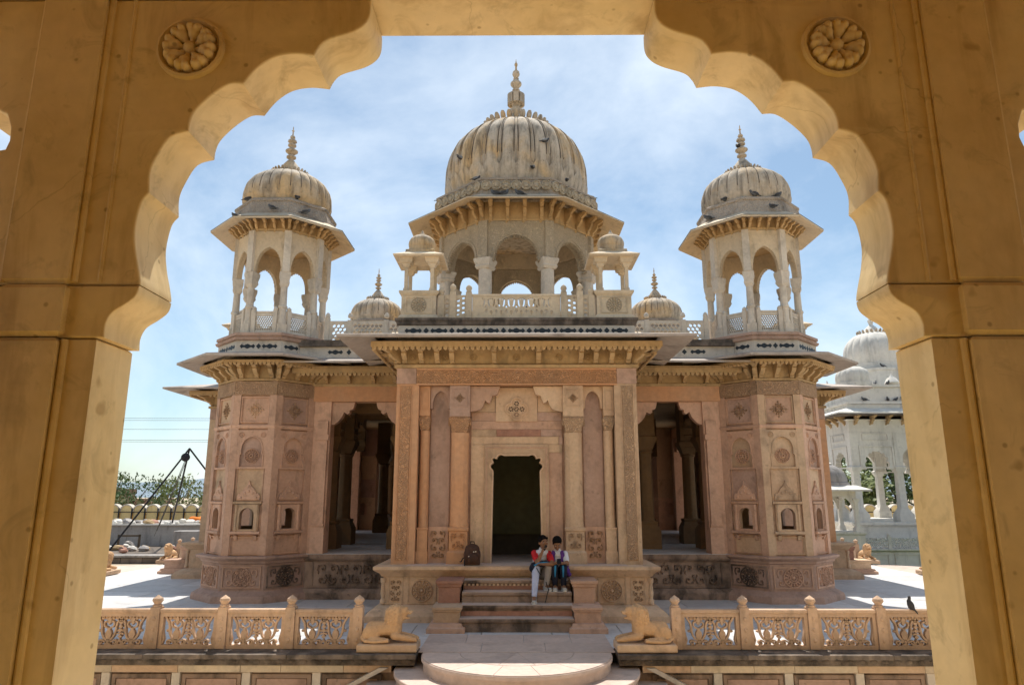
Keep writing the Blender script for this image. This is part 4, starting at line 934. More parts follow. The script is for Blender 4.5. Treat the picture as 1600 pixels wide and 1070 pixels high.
# pierced panel: two vases with scrolling stems inside a frame
def fret():
    w, h = .815, .475; b = frame_b(-w/2, w/2, 0, h, .05, -.04, .04)
    y0, y1 = -.028, .028
    for s in (-1, 1):
        cx = s*.165
        vase = [(-.018, .115), (-.036, .15), (-.045, .19), (-.036, .225), (-.018, .245), (-.018, .265), (-.03, .275), (.03, .275), (.018, .265), (.018, .245), (.036, .225), (.045, .19), (.036, .15), (.018, .115)]
        b.plate([(cx+x, z) for x, z in vase], [], y0, y1)
        b.plate([(cx+x, z) for x, z in ((-.05, .052), (.05, .052), (.02, .10), (.012, .12), (-.012, .12), (-.02, .10))], [], y0, y1)
        for e in (-1, 1):
            b.ribbon([(cx+e*x, z) for x, z in bez((.012, .11), (.06, .12), (.11, .20), (.10, .29), 8) + [(.112, .34), (.145, .39), (.165, .428)]], .026, y0, y1)
            b.ribbon([(cx+e*x, z) for x, z in bez((.02, .275), (.085, .28), (.085, .355), (.04, .36), 7) + [(.022, .345)]], .020, y0, y1)
            b.ribbon([(cx+e*x, z) for x, z in bez((.02, .075), (.06, .11), (.12, .13), (.125, .085), 7) + [(.105, .06), (.085, .07), (.086, .09)]], .022, y0, y1)
            b.ball((cx+e*.125, 0, .235), (.03, .028, .02), 8, 5); b.ball((cx+e*.10, 0, .40), (.032, .028, .026), 8, 5); b.ball((cx+e*.045, 0, .40), (.028, .028, .03), 8, 5)
        b.plate([(cx, .31), (cx+.03, .35), (cx+.022, .40), (cx, .43), (cx-.022, .40), (cx-.03, .35)], [], y0, y1)
    for z in (.16, .24, .29, .34): b.plate([(0, z-.03), (.032, z), (0, z+.03), (-.032, z)], [], y0, y1)
    b.plate([(-.055, .05), (.055, .05), (.03, .09), (0, .135), (-.03, .09)], [[(-.022, .062), (.022, .062), (0, .095)]], y0, y1)
    for e in (-1, 1):
        b.ribbon([(e*x, z) for x, z in ((.0, .36), (.03, .385), (.03, .43))], .022, y0, y1); b.ribbon([(e*x, z) for x, z in ((.36, .05), (.335, .12), (.355, .2), (.365, .25))], .02, y0, y1)
        b.ribbon([(e*x, z) for x, z in ((.05, .19), (.02, .2), (.0, .2))], .02, y0, y1)
    return b
FRET = fret().mesh('pierced_panel'); TOPR = rbox(-.41, .41, -.055, .055, .475, .525, .008).mesh('top_rail')
post = rbox(-.066, .066, -.066, .066, 0, .555, .008).lathe([(.06, .555), (.068, .575), (.045, .59), (.05, .60), (.075, .635), (.066, .665), (.03, .69), (.004, .71)], 14)
for z in (.12, .26, .40): post.ball((0, -.066, z), (.022, .012, .03), 8, 5)
POST = post.mesh('post')
def make_rail(label, rot, s):
    q = Matrix.Rotation(rot, 4, 'Z') @ Vector((s*2.235, 10.45-CY, 0))
    root = empty('stone_railing', (q.x, q.y+CY, .018), rot, label=label, category='railing', group='pierced railings round the terrace')
    for k in range(10):
        x = s*.956*k; obj('post', POST, M['rail'], root, (x, 0, 0))
        if k < 9: obj('pierced_panel', FRET, M['rail'], root, (x+s*.478, 0, 0)); obj('top_rail', TOPR, M['rail'], root, (x+s*.478, 0, 0))
make_rail('pierced sandstone railing running left from the front landing', 0, -1)
make_rail('pierced sandstone railing running right from the front landing', 0, 1)
make_rail('pierced railing on the left terrace edge, behind the side steps', -pi/2, -1)
make_rail('pierced railing on the left terrace edge, in front of the side steps', -pi/2, 1)
make_rail('pierced railing on the right terrace edge, in front of the side steps', pi/2, -1)
make_rail('pierced railing on the right terrace edge, behind the side steps', pi/2, 1)

def cap(b, p0, p1, r0, r1, n=10):
    p0, p1 = Vector(p0), Vector(p1); st = 4
    b.tube([p0 + (p1-p0)*i/st for i in range(st+1)], [r0+(r1-r0)*i/st for i in range(st+1)], n); b.ball(p0, r0, n, 8); b.ball(p1, r1, n, 8)
def lion_mesh(mirror=1):
    b = B(); m = mirror
    for s in (-1, 1):
        b.ball((-.25, s*.085, .125), (.135, .075, .125), 16, 10); cap(b, (.08, s*.085, .09), (.33, s*.085, .05), .055, .042); b.ball((.365, s*.085, .042), (.055, .045, .036), 12, 8)
        for k in (-1, 0, 1): b.ball((.405, s*.085+k*.024, .034), (.022, .014, .022), 8, 6)
        cap(b, (-.24, s*.14, .045), (-.05, s*.145, .04), .048, .04); b.ball((-.02, s*.145, .036), (.05, .038, .032), 10, 8)
        b.ball((.135, s*.082, .488), (.020, .016, .024), 8, 6); b.ball((.225, s*.045, .445), (.03, .022, .022), 8, 6); b.ball((.29, s*.024, .408), (.036, .026, .024), 8, 6)
    cap(b, (-.24, 0, .17), (.02, 0, .19), .125, .11, 14); b.ball((.07, 0, .20), (.115, .115, .17), 14, 10); b.ball((.085, 0, .32), (.115, .125, .15), 14, 10); b.ball((.105, 0, .41), (.105, .125, .115), 14, 10)
    b.ball((.19, 0, .425), (.085, .075, .08), 14, 10); b.ball((.265, 0, .415), (.065, .048, .036), 12, 8); b.ball((.318, 0, .425), (.02, .028, .018), 8, 6); b.ball((.245, 0, .335), (.055, .040, .020), 12, 8); b.ball((.19, 0, .345), (.06, .06, .05), 10, 8); b.ball((.215, 0, .475), (.05, .055, .025), 10, 8)
    for row in range(5):
        for k in range(9):
            t = (k+.5*(row % 2))/8; ph = -.35+t*2.5; cx, rr = .135-.042*row, .112+.012*row-.006*row*row
            for s in (-1, 1):
                b.ball((cx-.02*t, s*rr*1.02*abs(sin(ph)) if ph > 0 else s*.01, .385+rr*1.05*cos(ph)-.07*max(t-.55, 0)*2), (.024, .020, .030), 7, 5, (0, .5, 0))
    b.tube([(-.36, 0, .12), (-.39, -.08*m, .06), (-.32, -.17*m, .035), (-.18, -.195*m, .03), (-.05, -.19*m, .035), (.02, -.185*m, .05)], [.03, .028, .026, .024, .024, .034], 10)
    return sculpt(b, .009, 'lion', 1, .35)
LION = [lion_mesh(1), lion_mesh(-1)]
LSLAB = rbox(-.43, .43, -.22, .22, 0, .115, .015).mesh('base_slab')
def make_lion(rot, s, label):
    q = Matrix.Rotation(rot, 4, 'Z') @ Vector((s*1.775, 10.36-CY, 0))
    facing = rot + (0 if s < 0 else pi)
    root = obj('stone_lion', LION[0 if s < 0 else 1], M['lion'], None, (q.x, q.y+CY, .135), facing, label=label, category='statue', group='recumbent lions beside the landings')
    root.scale = (.95, .95, .93); root.location.z = .128; obj('base_slab', LSLAB, M['buff'], root, (0, 0, -.117))
make_lion(0, -1, 'reclining stone lion facing right, left of the round landing')
make_lion(0, 1, 'reclining stone lion facing left, right of the round landing')
make_lion(-pi/2, 1, 'distant stone lion at the left terrace edge, nearer one beside the pillar')
make_lion(-pi/2, -1, 'distant stone lion at the left terrace edge, farther one beyond the side steps')
make_lion(pi/2, -1, 'distant stone lion at the right terrace edge, nearer of the pair by the side steps')
make_lion(pi/2, 1, 'distant stone lion at the right terrace edge, below the white pavilion')

# ------------------------------------------------------------------ beyond the terrace, left: platforms, hoist, boundary wall, town
pl = obj('stone_platform', B().box(-40, -9.2, 30, 35.9, -.62, -.32), M['dkwall'], label='low dark stone platform behind the left terrace edge', category='platform')
rg = random.Random(11)
x = -30.0
while x < -9.6:
    w = rg.uniform(.5, 1.3); obj('facing_stone', rbox(x+.01, min(x+w, -9.3)-.01, 29.9, 30.0, -.62, -.38, .02), M['dkwall'] if rg.random() < .75 else M['ochre'], pl); x += w
obj('coping', B().box(-40, -9.1, 29.85, 30.3, -.36, -.28), M['grey'], pl)
p2 = obj('stone_platform', B().box(-44, -8.5, 36, 44, -.62, .66), M['grey'], label='tall grey streaked platform strewn with rubble, under the hoist', category='platform')
obj('coping', B().box(-44, -8.4, 35.9, 36.5, .66, .74), M['white'], p2)
for i in range(110):
    on2 = rg.random() < .55; b = B(); w = rg.uniform(.12, .4)
    b.ball((0, 0, 0), (w, w*.7, w*.45), 6, 4, (rg.uniform(0, .5), rg.uniform(0, .5), rg.uniform(0, 3)))
    obj('rubble_stone', b, rg.choice([M['white'], M['grey'], M['ochre'], M['red']]), p2 if on2 else pl, (rg.uniform(-24, -13.5), rg.uniform(36.2, 38.5) if on2 else rg.uniform(31, 35), .78 if on2 else -.22))
obj('stone_block', rbox(-.7, .7, -.4, .4, 0, .85, .02), M['grey'], None, (-15.1, 33.5, -.32), .1, label='squared dark stone block beside the far left railing', category='block')
steel = plain('dark_steel', (.035,.035,.04), .5, metal=.6); rope = plain('rope', (.12,.11,.10), .8)
h = empty('tripod_hoist', (-16.2, 34, -.3), label='tall three-legged iron hoist with pulley on the rubble platform', category='hoist')
apex = (.55, -.4, 4.62)
for foot in ((-2.05, -1.6, .02), (-1.75, 3.4, 1.02), (3.4, 1.6, .4)): obj('leg', B().tube([foot, apex], .042, 8), steel, h)
obj('pulley', B().lathe([(.12, -.08), (.2, -.05), (.2, .05), (.12, .08)], 14), steel, h, (.42, -.45, 4.2), (pi/2, 0, .5))
for k in range(3): obj('rope', B().tube([(.42+.04*k, -.45, 4.1), (-.5-.35*k, -.8+.9*k, .6+.2*k)], .012, 5), rope, h)
fr = B().box(-.5, -.42, -.05, .05, 0, .62).box(.42, .5, -.05, .05, 0, .62).box(-.5, .5, -.05, .05, .52, .6); obj('wooden_frame', fr, plain('old_timber', (.10,.075,.05), .8), None, (-18.6, 34.6, -.32), .2, label='small dark timber frame standing on the rubble platform', category='frame')
b = B(); 
for k in range(7): b.ball((rg.uniform(-.3, .3), rg.uniform(-.2, .2), .12+rg.uniform(0, .12)), (.25, .22, .14), 8, 6)
obj('orange_sack', sculpt(b, .05, 'orange_sack'), plain('orange_cloth', (.75,.20,.03), .9), None, (-16.75, 37.5, .74), label='bright orange cloth bundle lying on the grey platform', category='bundle')
# yellow boundary wall with rounded merlons
bw = obj('boundary_wall', B().box(-60, 60, 45, 45.5, -.62, .62), M['yellow'], label='yellow boundary wall with round-topped merlons across the background', category='wall')
mer = B().plate([(-.36, 0), (.36, 0), (.36, .55)] + [(.36*cos(pi*i/10), .55+.36*sin(pi*i/10)) for i in range(1, 10)] + [(-.36, .55)], [], -.18, .18)
mer_cap = B().ribbon([(.40, .52)] + [(.39*cos(pi*i/10), .56+.39*sin(pi*i/10)) for i in range(11)] + [(-.40, .52)], .07, -.22, .22).mesh('merlon_cap')
mer = mer.mesh('merlon'); fp = B().box(-.03, .03, -.03, .03, 0, .75).mesh('fence_post')
for i in range(-45, 46):
    obj('merlon', mer, M['yellow'], bw, (i*.82, 45.25, .62)); obj('merlon_cap', mer_cap, M['pale'], bw, (i*.82, 45.25, .62))
    if abs(i) > 14: obj('fence_post', fp, steel, bw, (i*.82+.41, 44.95, .62))
obj('fence_pipe', B().tube([(-37, 44.95, 1.12), (37, 44.95, 1.12)], .025, 6), steel, bw)

# leafy trees
leafm = []
for i, c in enumerate([(.11,.15,.045), (.075,.12,.04), (.16,.19,.06)]):
    m = plain('foliage', c, .6, var=.35, sc=3); leafm.append(m)
bark = plain('bark', (.12,.09,.065), .9)
def tree(x, y, zb_, hgt, wid, seed, n=2200, leaf=.22, mi=0, label='', nm='leafy_tree', up=.35, dens=1.0):
    r_ = random.Random(seed); root = empty(nm, (x, y, zb_), label=label, category='tree', group='trees beyond the boundary wall')
    t = B(); t.tube([(0, 0, 0), (.05*hgt*r_.uniform(-1, 1), 0, hgt*.25), (0, .05*hgt, hgt*.5), (.04*hgt, 0, hgt*.75)], [hgt*.035, hgt*.028, hgt*.02, hgt*.01], 7)
    blobs = []
    for k in range(11):
        a = r_.uniform(0, 2*pi); q = r_.uniform(.25, .95); zz = hgt*(up + (1-up)*r_.uniform(.1, .92)); rr = wid*.5*q*sqrt(max(.12, 1-((zz/hgt-.6)/.5)**2))
        c = (rr*cos(a), rr*sin(a), zz); blobs.append((c, wid*r_.uniform(.13, .25)))
        t.tube([(0, 0, hgt*.3), (c[0]*.5, c[1]*.5, hgt*.3+(zz-hgt*.3)*.6), c], [hgt*.018, hgt*.011, hgt*.004], 5)
    obj('trunk', t, bark, root)
    vs, fs = [], []
    for i in range(n):
        c, br = r_.choice(blobs); d = Vector((r_.gauss(0, 1), r_.gauss(0, 1), r_.gauss(0, .75))).normalized()*br*r_.uniform(.35, 1.15)
        p = Vector(c)+d; s_ = leaf*r_.uniform(.6, 1.3); u = Vector((r_.gauss(0, 1), r_.gauss(0, 1), r_.gauss(0, 1))).normalized(); w = u.orthogonal().normalized()
        o_ = len(vs); vs += [tuple(p-u*s_), tuple(p+w*s_*.4), tuple(p+u*s_), tuple(p-w*s_*.4)]; fs.append((o_, o_+1, o_+2, o_+3))
    me = bpy.data.meshes.new('crown'); me.from_pydata(vs, [], fs); obj('crown', me, leafm[mi], root)
TR = [(-36.5, 64, 6.4, 4.5, 0), (-33.5, 62, 5.9, 5.0, 1), (-28.6, 60, 5.6, 5.2, 2), (-26.5, 68, 5.4, 5.5, 0), (-24.2, 57, 3.7, 3.6, 2), (-24.8, 62, 4.9, 3.6, 1), (-42, 70, 7.2, 6, 1)]
TL = ['dark green leafy tree behind the wall, leftmost, rising over the brown house', 'tall spreading tree behind the wall just left of the hoist', 'pale green airy tree behind the legs of the hoist', 'medium green tree between the hoist and the left tower', 'low pale bush tree behind the wall right of the hoist', 'darker tree behind the wall touching the left tower', 'distant tree half hidden by the left pillar']
for i, (tx, ty, th_, tw, mi) in enumerate(TR): tree(tx, ty, -1.2, th_*.82, tw, 20+i, 1300, .15, mi, TL[i], up=.3)
TR2 = [(24.5, 52, 7.2, 7, 2), (29.5, 55, 8.0, 8, 0), (34.5, 52, 7.4, 7.5, 2), (20, 55, 6.6, 6.5, 0), (9, 60, 6, 7, 1), (-9, 60, 6.5, 7, 0)]
TL2 = ['bright green tree seen between the left columns of the white pavilion', 'dense dark tree seen through the middle columns of the white pavilion', 'bright leafy tree seen through the right columns of the white pavilion', 'green tree behind the small domed kiosk', 'tree glimpsed through the right opening of the hall', 'tree glimpsed through the left opening of the hall']
for i, (tx, ty, th_, tw, mi) in enumerate(TR2): tree(tx, ty, -1.0, th_, tw, 40+i, 3200, .26, mi, TL2[i], up=.12)
sc = B(); rg = random.Random(5); vs, fs = [], []
for i in range(5200):
    p = Vector((rg.uniform(-60, -13), rg.uniform(50, 58), -.6+abs(rg.gauss(0, 1))*.95*(1+.5*sin(i)))); s_ = rg.uniform(.12, .3); u = Vector((rg.gauss(0, 1), rg.gauss(0, 1), rg.gauss(0, 1))).normalized(); w = u.orthogonal().normalized(); o_ = len(vs)
    vs += [tuple(p-u*s_), tuple(p+w*s_*.4), tuple(p+u*s_), tuple(p-w*s_*.4)]; fs.append((o_, o_+1, o_+2, o_+3))
me = bpy.data.meshes.new('scrub'); me.from_pydata(vs, [], fs); obj('scrub', me, plain('dry_scrub', (.17,.155,.07), .8, var=.3, sc=1), kind='stuff', label='low dry scrub behind the boundary wall', category='scrub')
hv = []; hf = []; nx = 60
for j in range(2):
    for i in range(nx): xx = -1500+i*50; hv.append((xx, 1250 if j == 0 else 1500, -2 if j == 0 else 18+26*abs(sin(i*.23+.6))+8*sin(i*.71)))
for i in range(nx): hv.append((-1500+i*50, 1900, -2))
for j in range(2):
    for i in range(nx-1): a = j*nx+i; hf.append((a, a+1, a+nx+1, a+nx))
me = bpy.data.meshes.new('hills'); me.from_pydata(hv, [], hf); obj('hills', me, plain('hazy_hill', (.20,.25,.30), .95, var=.15, sc=.02), kind='structure')
# houses
def house(x, y, w, d, h_, mat, label, rot=0):
    r_ = obj('house', B().box(-w/2, w/2, -d/2, d/2, 0, h_), mat, None, (x, y, -1.2), rot, label=label, category='house')
    obj('parapet', B().plate(rz(-w/2-.1, w/2+.1, -d/2-.1, d/2+.1), [rz(-w/2+.15, w/2-.15, -d/2+.15, d/2-.15)], 0, .45), mat, r_, (0, 0, h_), (pi/2, 0, 0))
    for i in range(int(w//1.8)):
        o = obj('window', frame_b(-.45, .45, -.55, .55, .09, -.05, 0), M['pale'], r_, (-w/2+1.1+i*1.8, -d/2, h_*.6)); obj('pane', B().box(-.36, .36, -.01, .005, -.46, .46), M['inlay'], o)
    return r_
house(-43.5, 74, 5.0, 5, 3.6, plain('brown_plaster', (.22,.15,.11), .9), 'flat-roofed brown house behind the wall at far left')
house(-37, 70, 4.2, 4, 2.6, plain('pink_plaster', (.42,.25,.19), .9), 'low pinkish shed with flat roof right of the brown house')
lamp = obj('street_lamp', B().tube([(0, 0, 0), (0, 0, 3.0), (-.15, -.1, 3.5), (-.8, -.3, 3.75)], [.06, .05, .04, .035], 8), steel, None, (-29.9, 52, -.6), label='old street lamp with drooping head behind the wall', category='street lamp')
obj('lamp_head', B().ball((-1.0, -.4, 3.7), (.35, .2, .13), 10, 6, (0, .3, .3)), M['pale'], lamp)
b = B(); rg = random.Random(3)
for k in range(26): b.ball((rg.gauss(0, .9), rg.gauss(0, .4), abs(rg.gauss(0, .6))), rg.uniform(.3, .55), 8, 6)
obj('plastic_sheet', sculpt(b, .12, 'plastic_sheet', 3), M['white'], None, (-36.2, 58, -.5), label='heap covered in white sheeting behind the wall at far left', category='heap')
for i, (z0, z1) in enumerate(((8.9, 8.55), (8.7, 8.4), (7.9, 7.65), (6.95, 6.75), (6.8, 6.6))):
    obj('power_line', B().tube([(-75, 64, z0+.3), (-40, 62, z0), (-10, 60, z1), (20, 60, z1+.4)], .014, 5), rope, None, label=['topmost', 'second', 'third', 'fourth', 'lowest'][i] + ' of the power lines crossing the sky at left', category='power line')

# ------------------------------------------------------------------ beyond the terrace, right: white cenotaph, kiosk
WX, WY = 17.2, 33.0
wc = empty('marble_cenotaph', (WX, WY, 0), label='white marble domed cenotaph with open columns, right background', category='building')
PW = rect(-3, 3, -3, 3)
obj('plinth', B().mould(PW, [(.35, -.62), (.35, .86), (.42, .9), (.5, .96), (.5, 1.05)]), M['white'], wc)
obj('entablature', B().mould(PW, [(0, 4.75), (0, 5.25), (.1, 5.3)]), M['white'], wc)
obj('eave', B().mould(PW, [(.1, 5.45), (.70, 5.46), (.70, 5.54), (.05, 5.78)], True, True), M['white'], wc)
obj('eave_edge', B().mould(PW, [(.66, 5.44), (.72, 5.45), (.72, 5.48), (.66, 5.48)]), M['dark'], wc)
obj('parapet', B().mould(PW, [(-.05, 5.7), (-.05, 5.95), (.05, 5.98), (.05, 6.08), (-.08, 6.1), (-.08, 6.68), (0.0, 6.71), (0.0, 6.80), (-.3, 6.80)]), M['white'], wc)
obj('drum', B().mould(octo(1.5), [(0, 6.8), (0, 7.70), (.06, 7.74), (.06, 7.84)]).lathe([(1.36, 7.84), (1.34, 8.16)], 32), M['white'], wc)
d_, _ = dome_b(1.36, 8.14, 1.70, 20, 6, .96, 18); obj('dome', d_, M['white'], wc)
obj('lotus_crown', lotus_b(.62, 9.72, 20, .10), M['dome'], wc); obj('finial', B().lathe([(.5, 9.75), (.3, 10.0), (.08, 10.2), (.14, 10.4), (.05, 10.6), (.01, 11.1)], 14), M['white'], wc)
colm = B().mould(rect(-.13, .13, -.13, .13), [(.17, 1.05), (.17, 1.35), (.08, 1.5), (.02, 1.62), (0, 3.05), (.02, 3.08), (.08, 3.2), (.1, 3.3), (.03, 3.35), (.03, 4.76)]).mesh('column')
brk = bracket_b(.45, .35, .11).mesh('bracket')
sa = cusped(1.0, 3.25, 3.95, 4, .07, 6)
side_arch = B().plate([(-.95, 3.2), (-.95, 4.76), (.95, 4.76), (.95, 3.2), (sa[0][0], 3.2)] + sa + [(sa[-1][0], 3.2)], [], -.02, .16).plate(rz(-.72, .72, 3.3, 4.2), [rz(-.66, .66, 3.25, 4.14)], -.06, -.02).mesh('arch')
mid_arch = B().plate(arch_panel(-1.1, 1.1, 4.76, keel(1.9, 3.15, 4.3, 12)), [], -.02, .16).mesh('arch')
npan = frame_b(-.55, .55, 4.42, 4.70, .03, -.05, -.02).mesh('name_panel')
for k in range(4):
    rq = Matrix.Rotation(k*pi/2, 4, 'Z'); at_ = lambda x, y, z=0: rq @ Vector((x, y, z))
    for x in (-2.86, -1.02, 1.02): obj('column', colm, M['white'], wc, at_(x, -2.86), k*pi/2)
    for x in (-1.94, 1.94): obj('arch', side_arch, M['white'], wc, at_(x, -2.98), k*pi/2); obj('name_panel', npan, M['white'], wc, at_(x, -2.98), k*pi/2)
    obj('arch', mid_arch, M['white'], wc, at_(0, -2.98), k*pi/2)
    for i in range(9): obj('bracket', brk, M['ochre'], wc, at_(-2.7+i*.675, -3.0, 5.10), k*pi/2)
    dd, _ = dome_b(.72, 6.95, .80, 16, 6, .96, 12); q = at_(-2.25, -2.25); obj('small_dome', dd, M['white'], wc, q); obj('small_dome_base', B().lathe([(.78, 6.78), (.78, 6.97), (.7, 6.98)], 24).lathe([(.3, 7.70), (.32, 7.75), (.1, 7.85), (.01, 8.05)], 16), M['white'], wc, q)
    for x in (-.8, 0, .8): obj('roof_knob', B().lathe([(.2, 6.79), (.30, 6.92), (.2, 7.1), (.05, 7.22), (.01, 7.35)], 12), M['white'], wc, at_(x, -2.75), k*pi/2)
# its lower enclosure with marble railing
en = obj('marble_platform', B().mould(rect(8.8, 30, 27.3, 42), [(0, -.62), (0, .05), (.05, .08), (.12, .12), (.12, .165)]), M['white'], label='white marble platform with carved railing under the right-hand cenotaph', category='platform')
for k in range(14):
    x0 = 12.9+k*1.15
    obj('railing_panel', rbox(x0+.06, x0+1.09, 27.36, 27.44, .165, .56, .01), stone('carved_white_marble', (.66,.64,.61), (.58,.56,.54), stain=.3, carve=.9, cscale=12) if k == 0 else bpy.data.materials['carved_white_marble'], en)
    obj('railing_post', rbox(x0-.06, x0+.06, 27.34, 27.46, .165, .62, .01).lathe([(.05, .62), (.06, .66), (.01, .74)], 8, x0, 27.4), M['white'], en)
    obj('wall_panel', frame_b(x0+.1, x0+1.05, -.5, 0.0, .05, 27.27, 27.295), M['white'], en)
kk = empty('marble_kiosk', (12.3, 28.2, 0), label='small white domed kiosk beside the right tower', category='kiosk')
obj('base', B().mould(rect(-.85, .85, -.85, .85), [(0, .165), (0, .66), (.06, .7), (.06, .78)]), M['white'], kk)
kc = B().mould(rect(-.07, .07, -.07, .07), [(.06, .78), (.06, .9), (0, 1.0), (0, 1.85), (.05, 1.95), (.05, 2.0)]).mesh('column')
for ex in (-1, 1):
    for ey in (-1, 1): obj('column', kc, M['white'], kk, (ex*.68, ey*.68, 0))
ka = B().plate(arch_panel(-.68, .68, 2.3, keel(1.1, 1.6, 2.1, 8)), [], -.05, .05).mesh('arch')
for k in range(4): v = Matrix.Rotation(k*pi/2, 4, 'Z') @ Vector((0, -.68, 0)); obj('arch', ka, M['white'], kk, v, k*pi/2)
obj('eave', B().mould(rect(-.75, .75, -.75, .75), [(0, 2.3), (.4, 2.28), (.4, 2.34), (0, 2.5)]), M['white'], kk)
dd, _ = dome_b(.72, 2.62, .72, 4, 6, .98, 10); obj('dome', B().lathe([(.80, 2.48), (.78, 2.60), (.72, 2.62), (.72, 2.75), (.66, 2.95), (.52, 3.13), (.30, 3.27), (.1, 3.33)], 24), M['grey'], kk); obj('finial', B().lathe([(.2, 3.3), (.22, 3.36), (.08, 3.42), (.01, 3.6)], 12), M['white'], kk)
vs, fs = [], []
rg = random.Random(9)
for i in range(3500):
    p = Vector((rg.uniform(11.3, 24), rg.uniform(23, 27.2), -.6)); hh = rg.uniform(.06, .14); a = rg.uniform(0, pi); o_ = len(vs); c, s_ = cos(a)*.03, sin(a)*.03
    vs += [(p.x-c, p.y-s_, p.z), (p.x+c, p.y+s_, p.z), (p.x+c*.2, p.y+s_*.2+.03, p.z+hh)]; fs.append((o_, o_+1, o_+2))
me = bpy.data.meshes.new('grass'); me.from_pydata(vs, [], fs); obj('grass', me, plain('grass', (.08,.16,.03), .8), kind='stuff', label='strip of green grass below the marble platform', category='grass')
obj('lawn', B().box(11.3, 40, 22, 27.25, -.64, -.59), plain('lawn_soil', (.07,.13,.03), .9), kind='structure')

# ------------------------------------------------------------------ people on the steps
skin = plain('brown_skin', (.23,.115,.062), .55, var=.06); hairm = plain('black_hair', (.005,.004,.004), .8, .1); whitec = plain('white_cotton', (.62,.64,.70), .85, var=.08, sc=14); redc = plain('red_cotton', (.50,.02,.025), .8)
greyt = plain('grey_trousers', (.33,.30,.29), .85); paleb = plain('pale_blue_leg', (.47,.52,.70), .85); navy = plain('navy_cloth', (.012,.014,.028), .8); cyan = plain('cyan_stripe', (.03,.22,.42), .7); purp = plain('purple_cloth', (.085,.03,.20), .8)
shoe = plain('grey_white_shoe', (.40,.39,.37), .6); sole = plain('shoe_sole', (.62,.61,.58), .6); eyew = plain('eye_white', (.55,.52,.5), .3); blackp = plain('black_plastic', (.01,.01,.012), .35)
def hand(b, w, d, up_, side, curl=.5, sc_=1.0):
    """palm and five fingers from wrist w along d; side points to the thumb"""
    w, d, up_, side = Vector(w), Vector(d).normalized(), Vector(up_).normalized(), Vector(side).normalized()
    pc = w + d*.035*sc_; b.ball(pc, (.028*sc_,)*3, 8, 6); b.ball(w + d*.055*sc_, (.027*sc_,)*3, 8, 6)
    for i, L_ in enumerate((.044, .050, .047, .038)):
        q = w + d*.066*sc_ + side*(.022-.0145*i)*sc_; k1 = q + (d*(1-curl*.5)-up_*curl*.6).normalized()*L_*.55*sc_; k2 = k1 + (d*(1-curl)-up_*curl).normalized()*L_*.5*sc_
        cap(b, q, k1, .0085*sc_, .008*sc_, 7); cap(b, k1, k2, .008*sc_, .007*sc_, 7)
    t0 = w + d*.025*sc_ + side*.022*sc_; t1 = t0 + (d*.6+side*.7).normalized()*.03*sc_; cap(b, t0, t1, .0095*sc_, .009*sc_, 7); cap(b, t1, t1 + (d*.9-up_*.4).normalized()*.024*sc_, .009*sc_, .0075*sc_, 7)
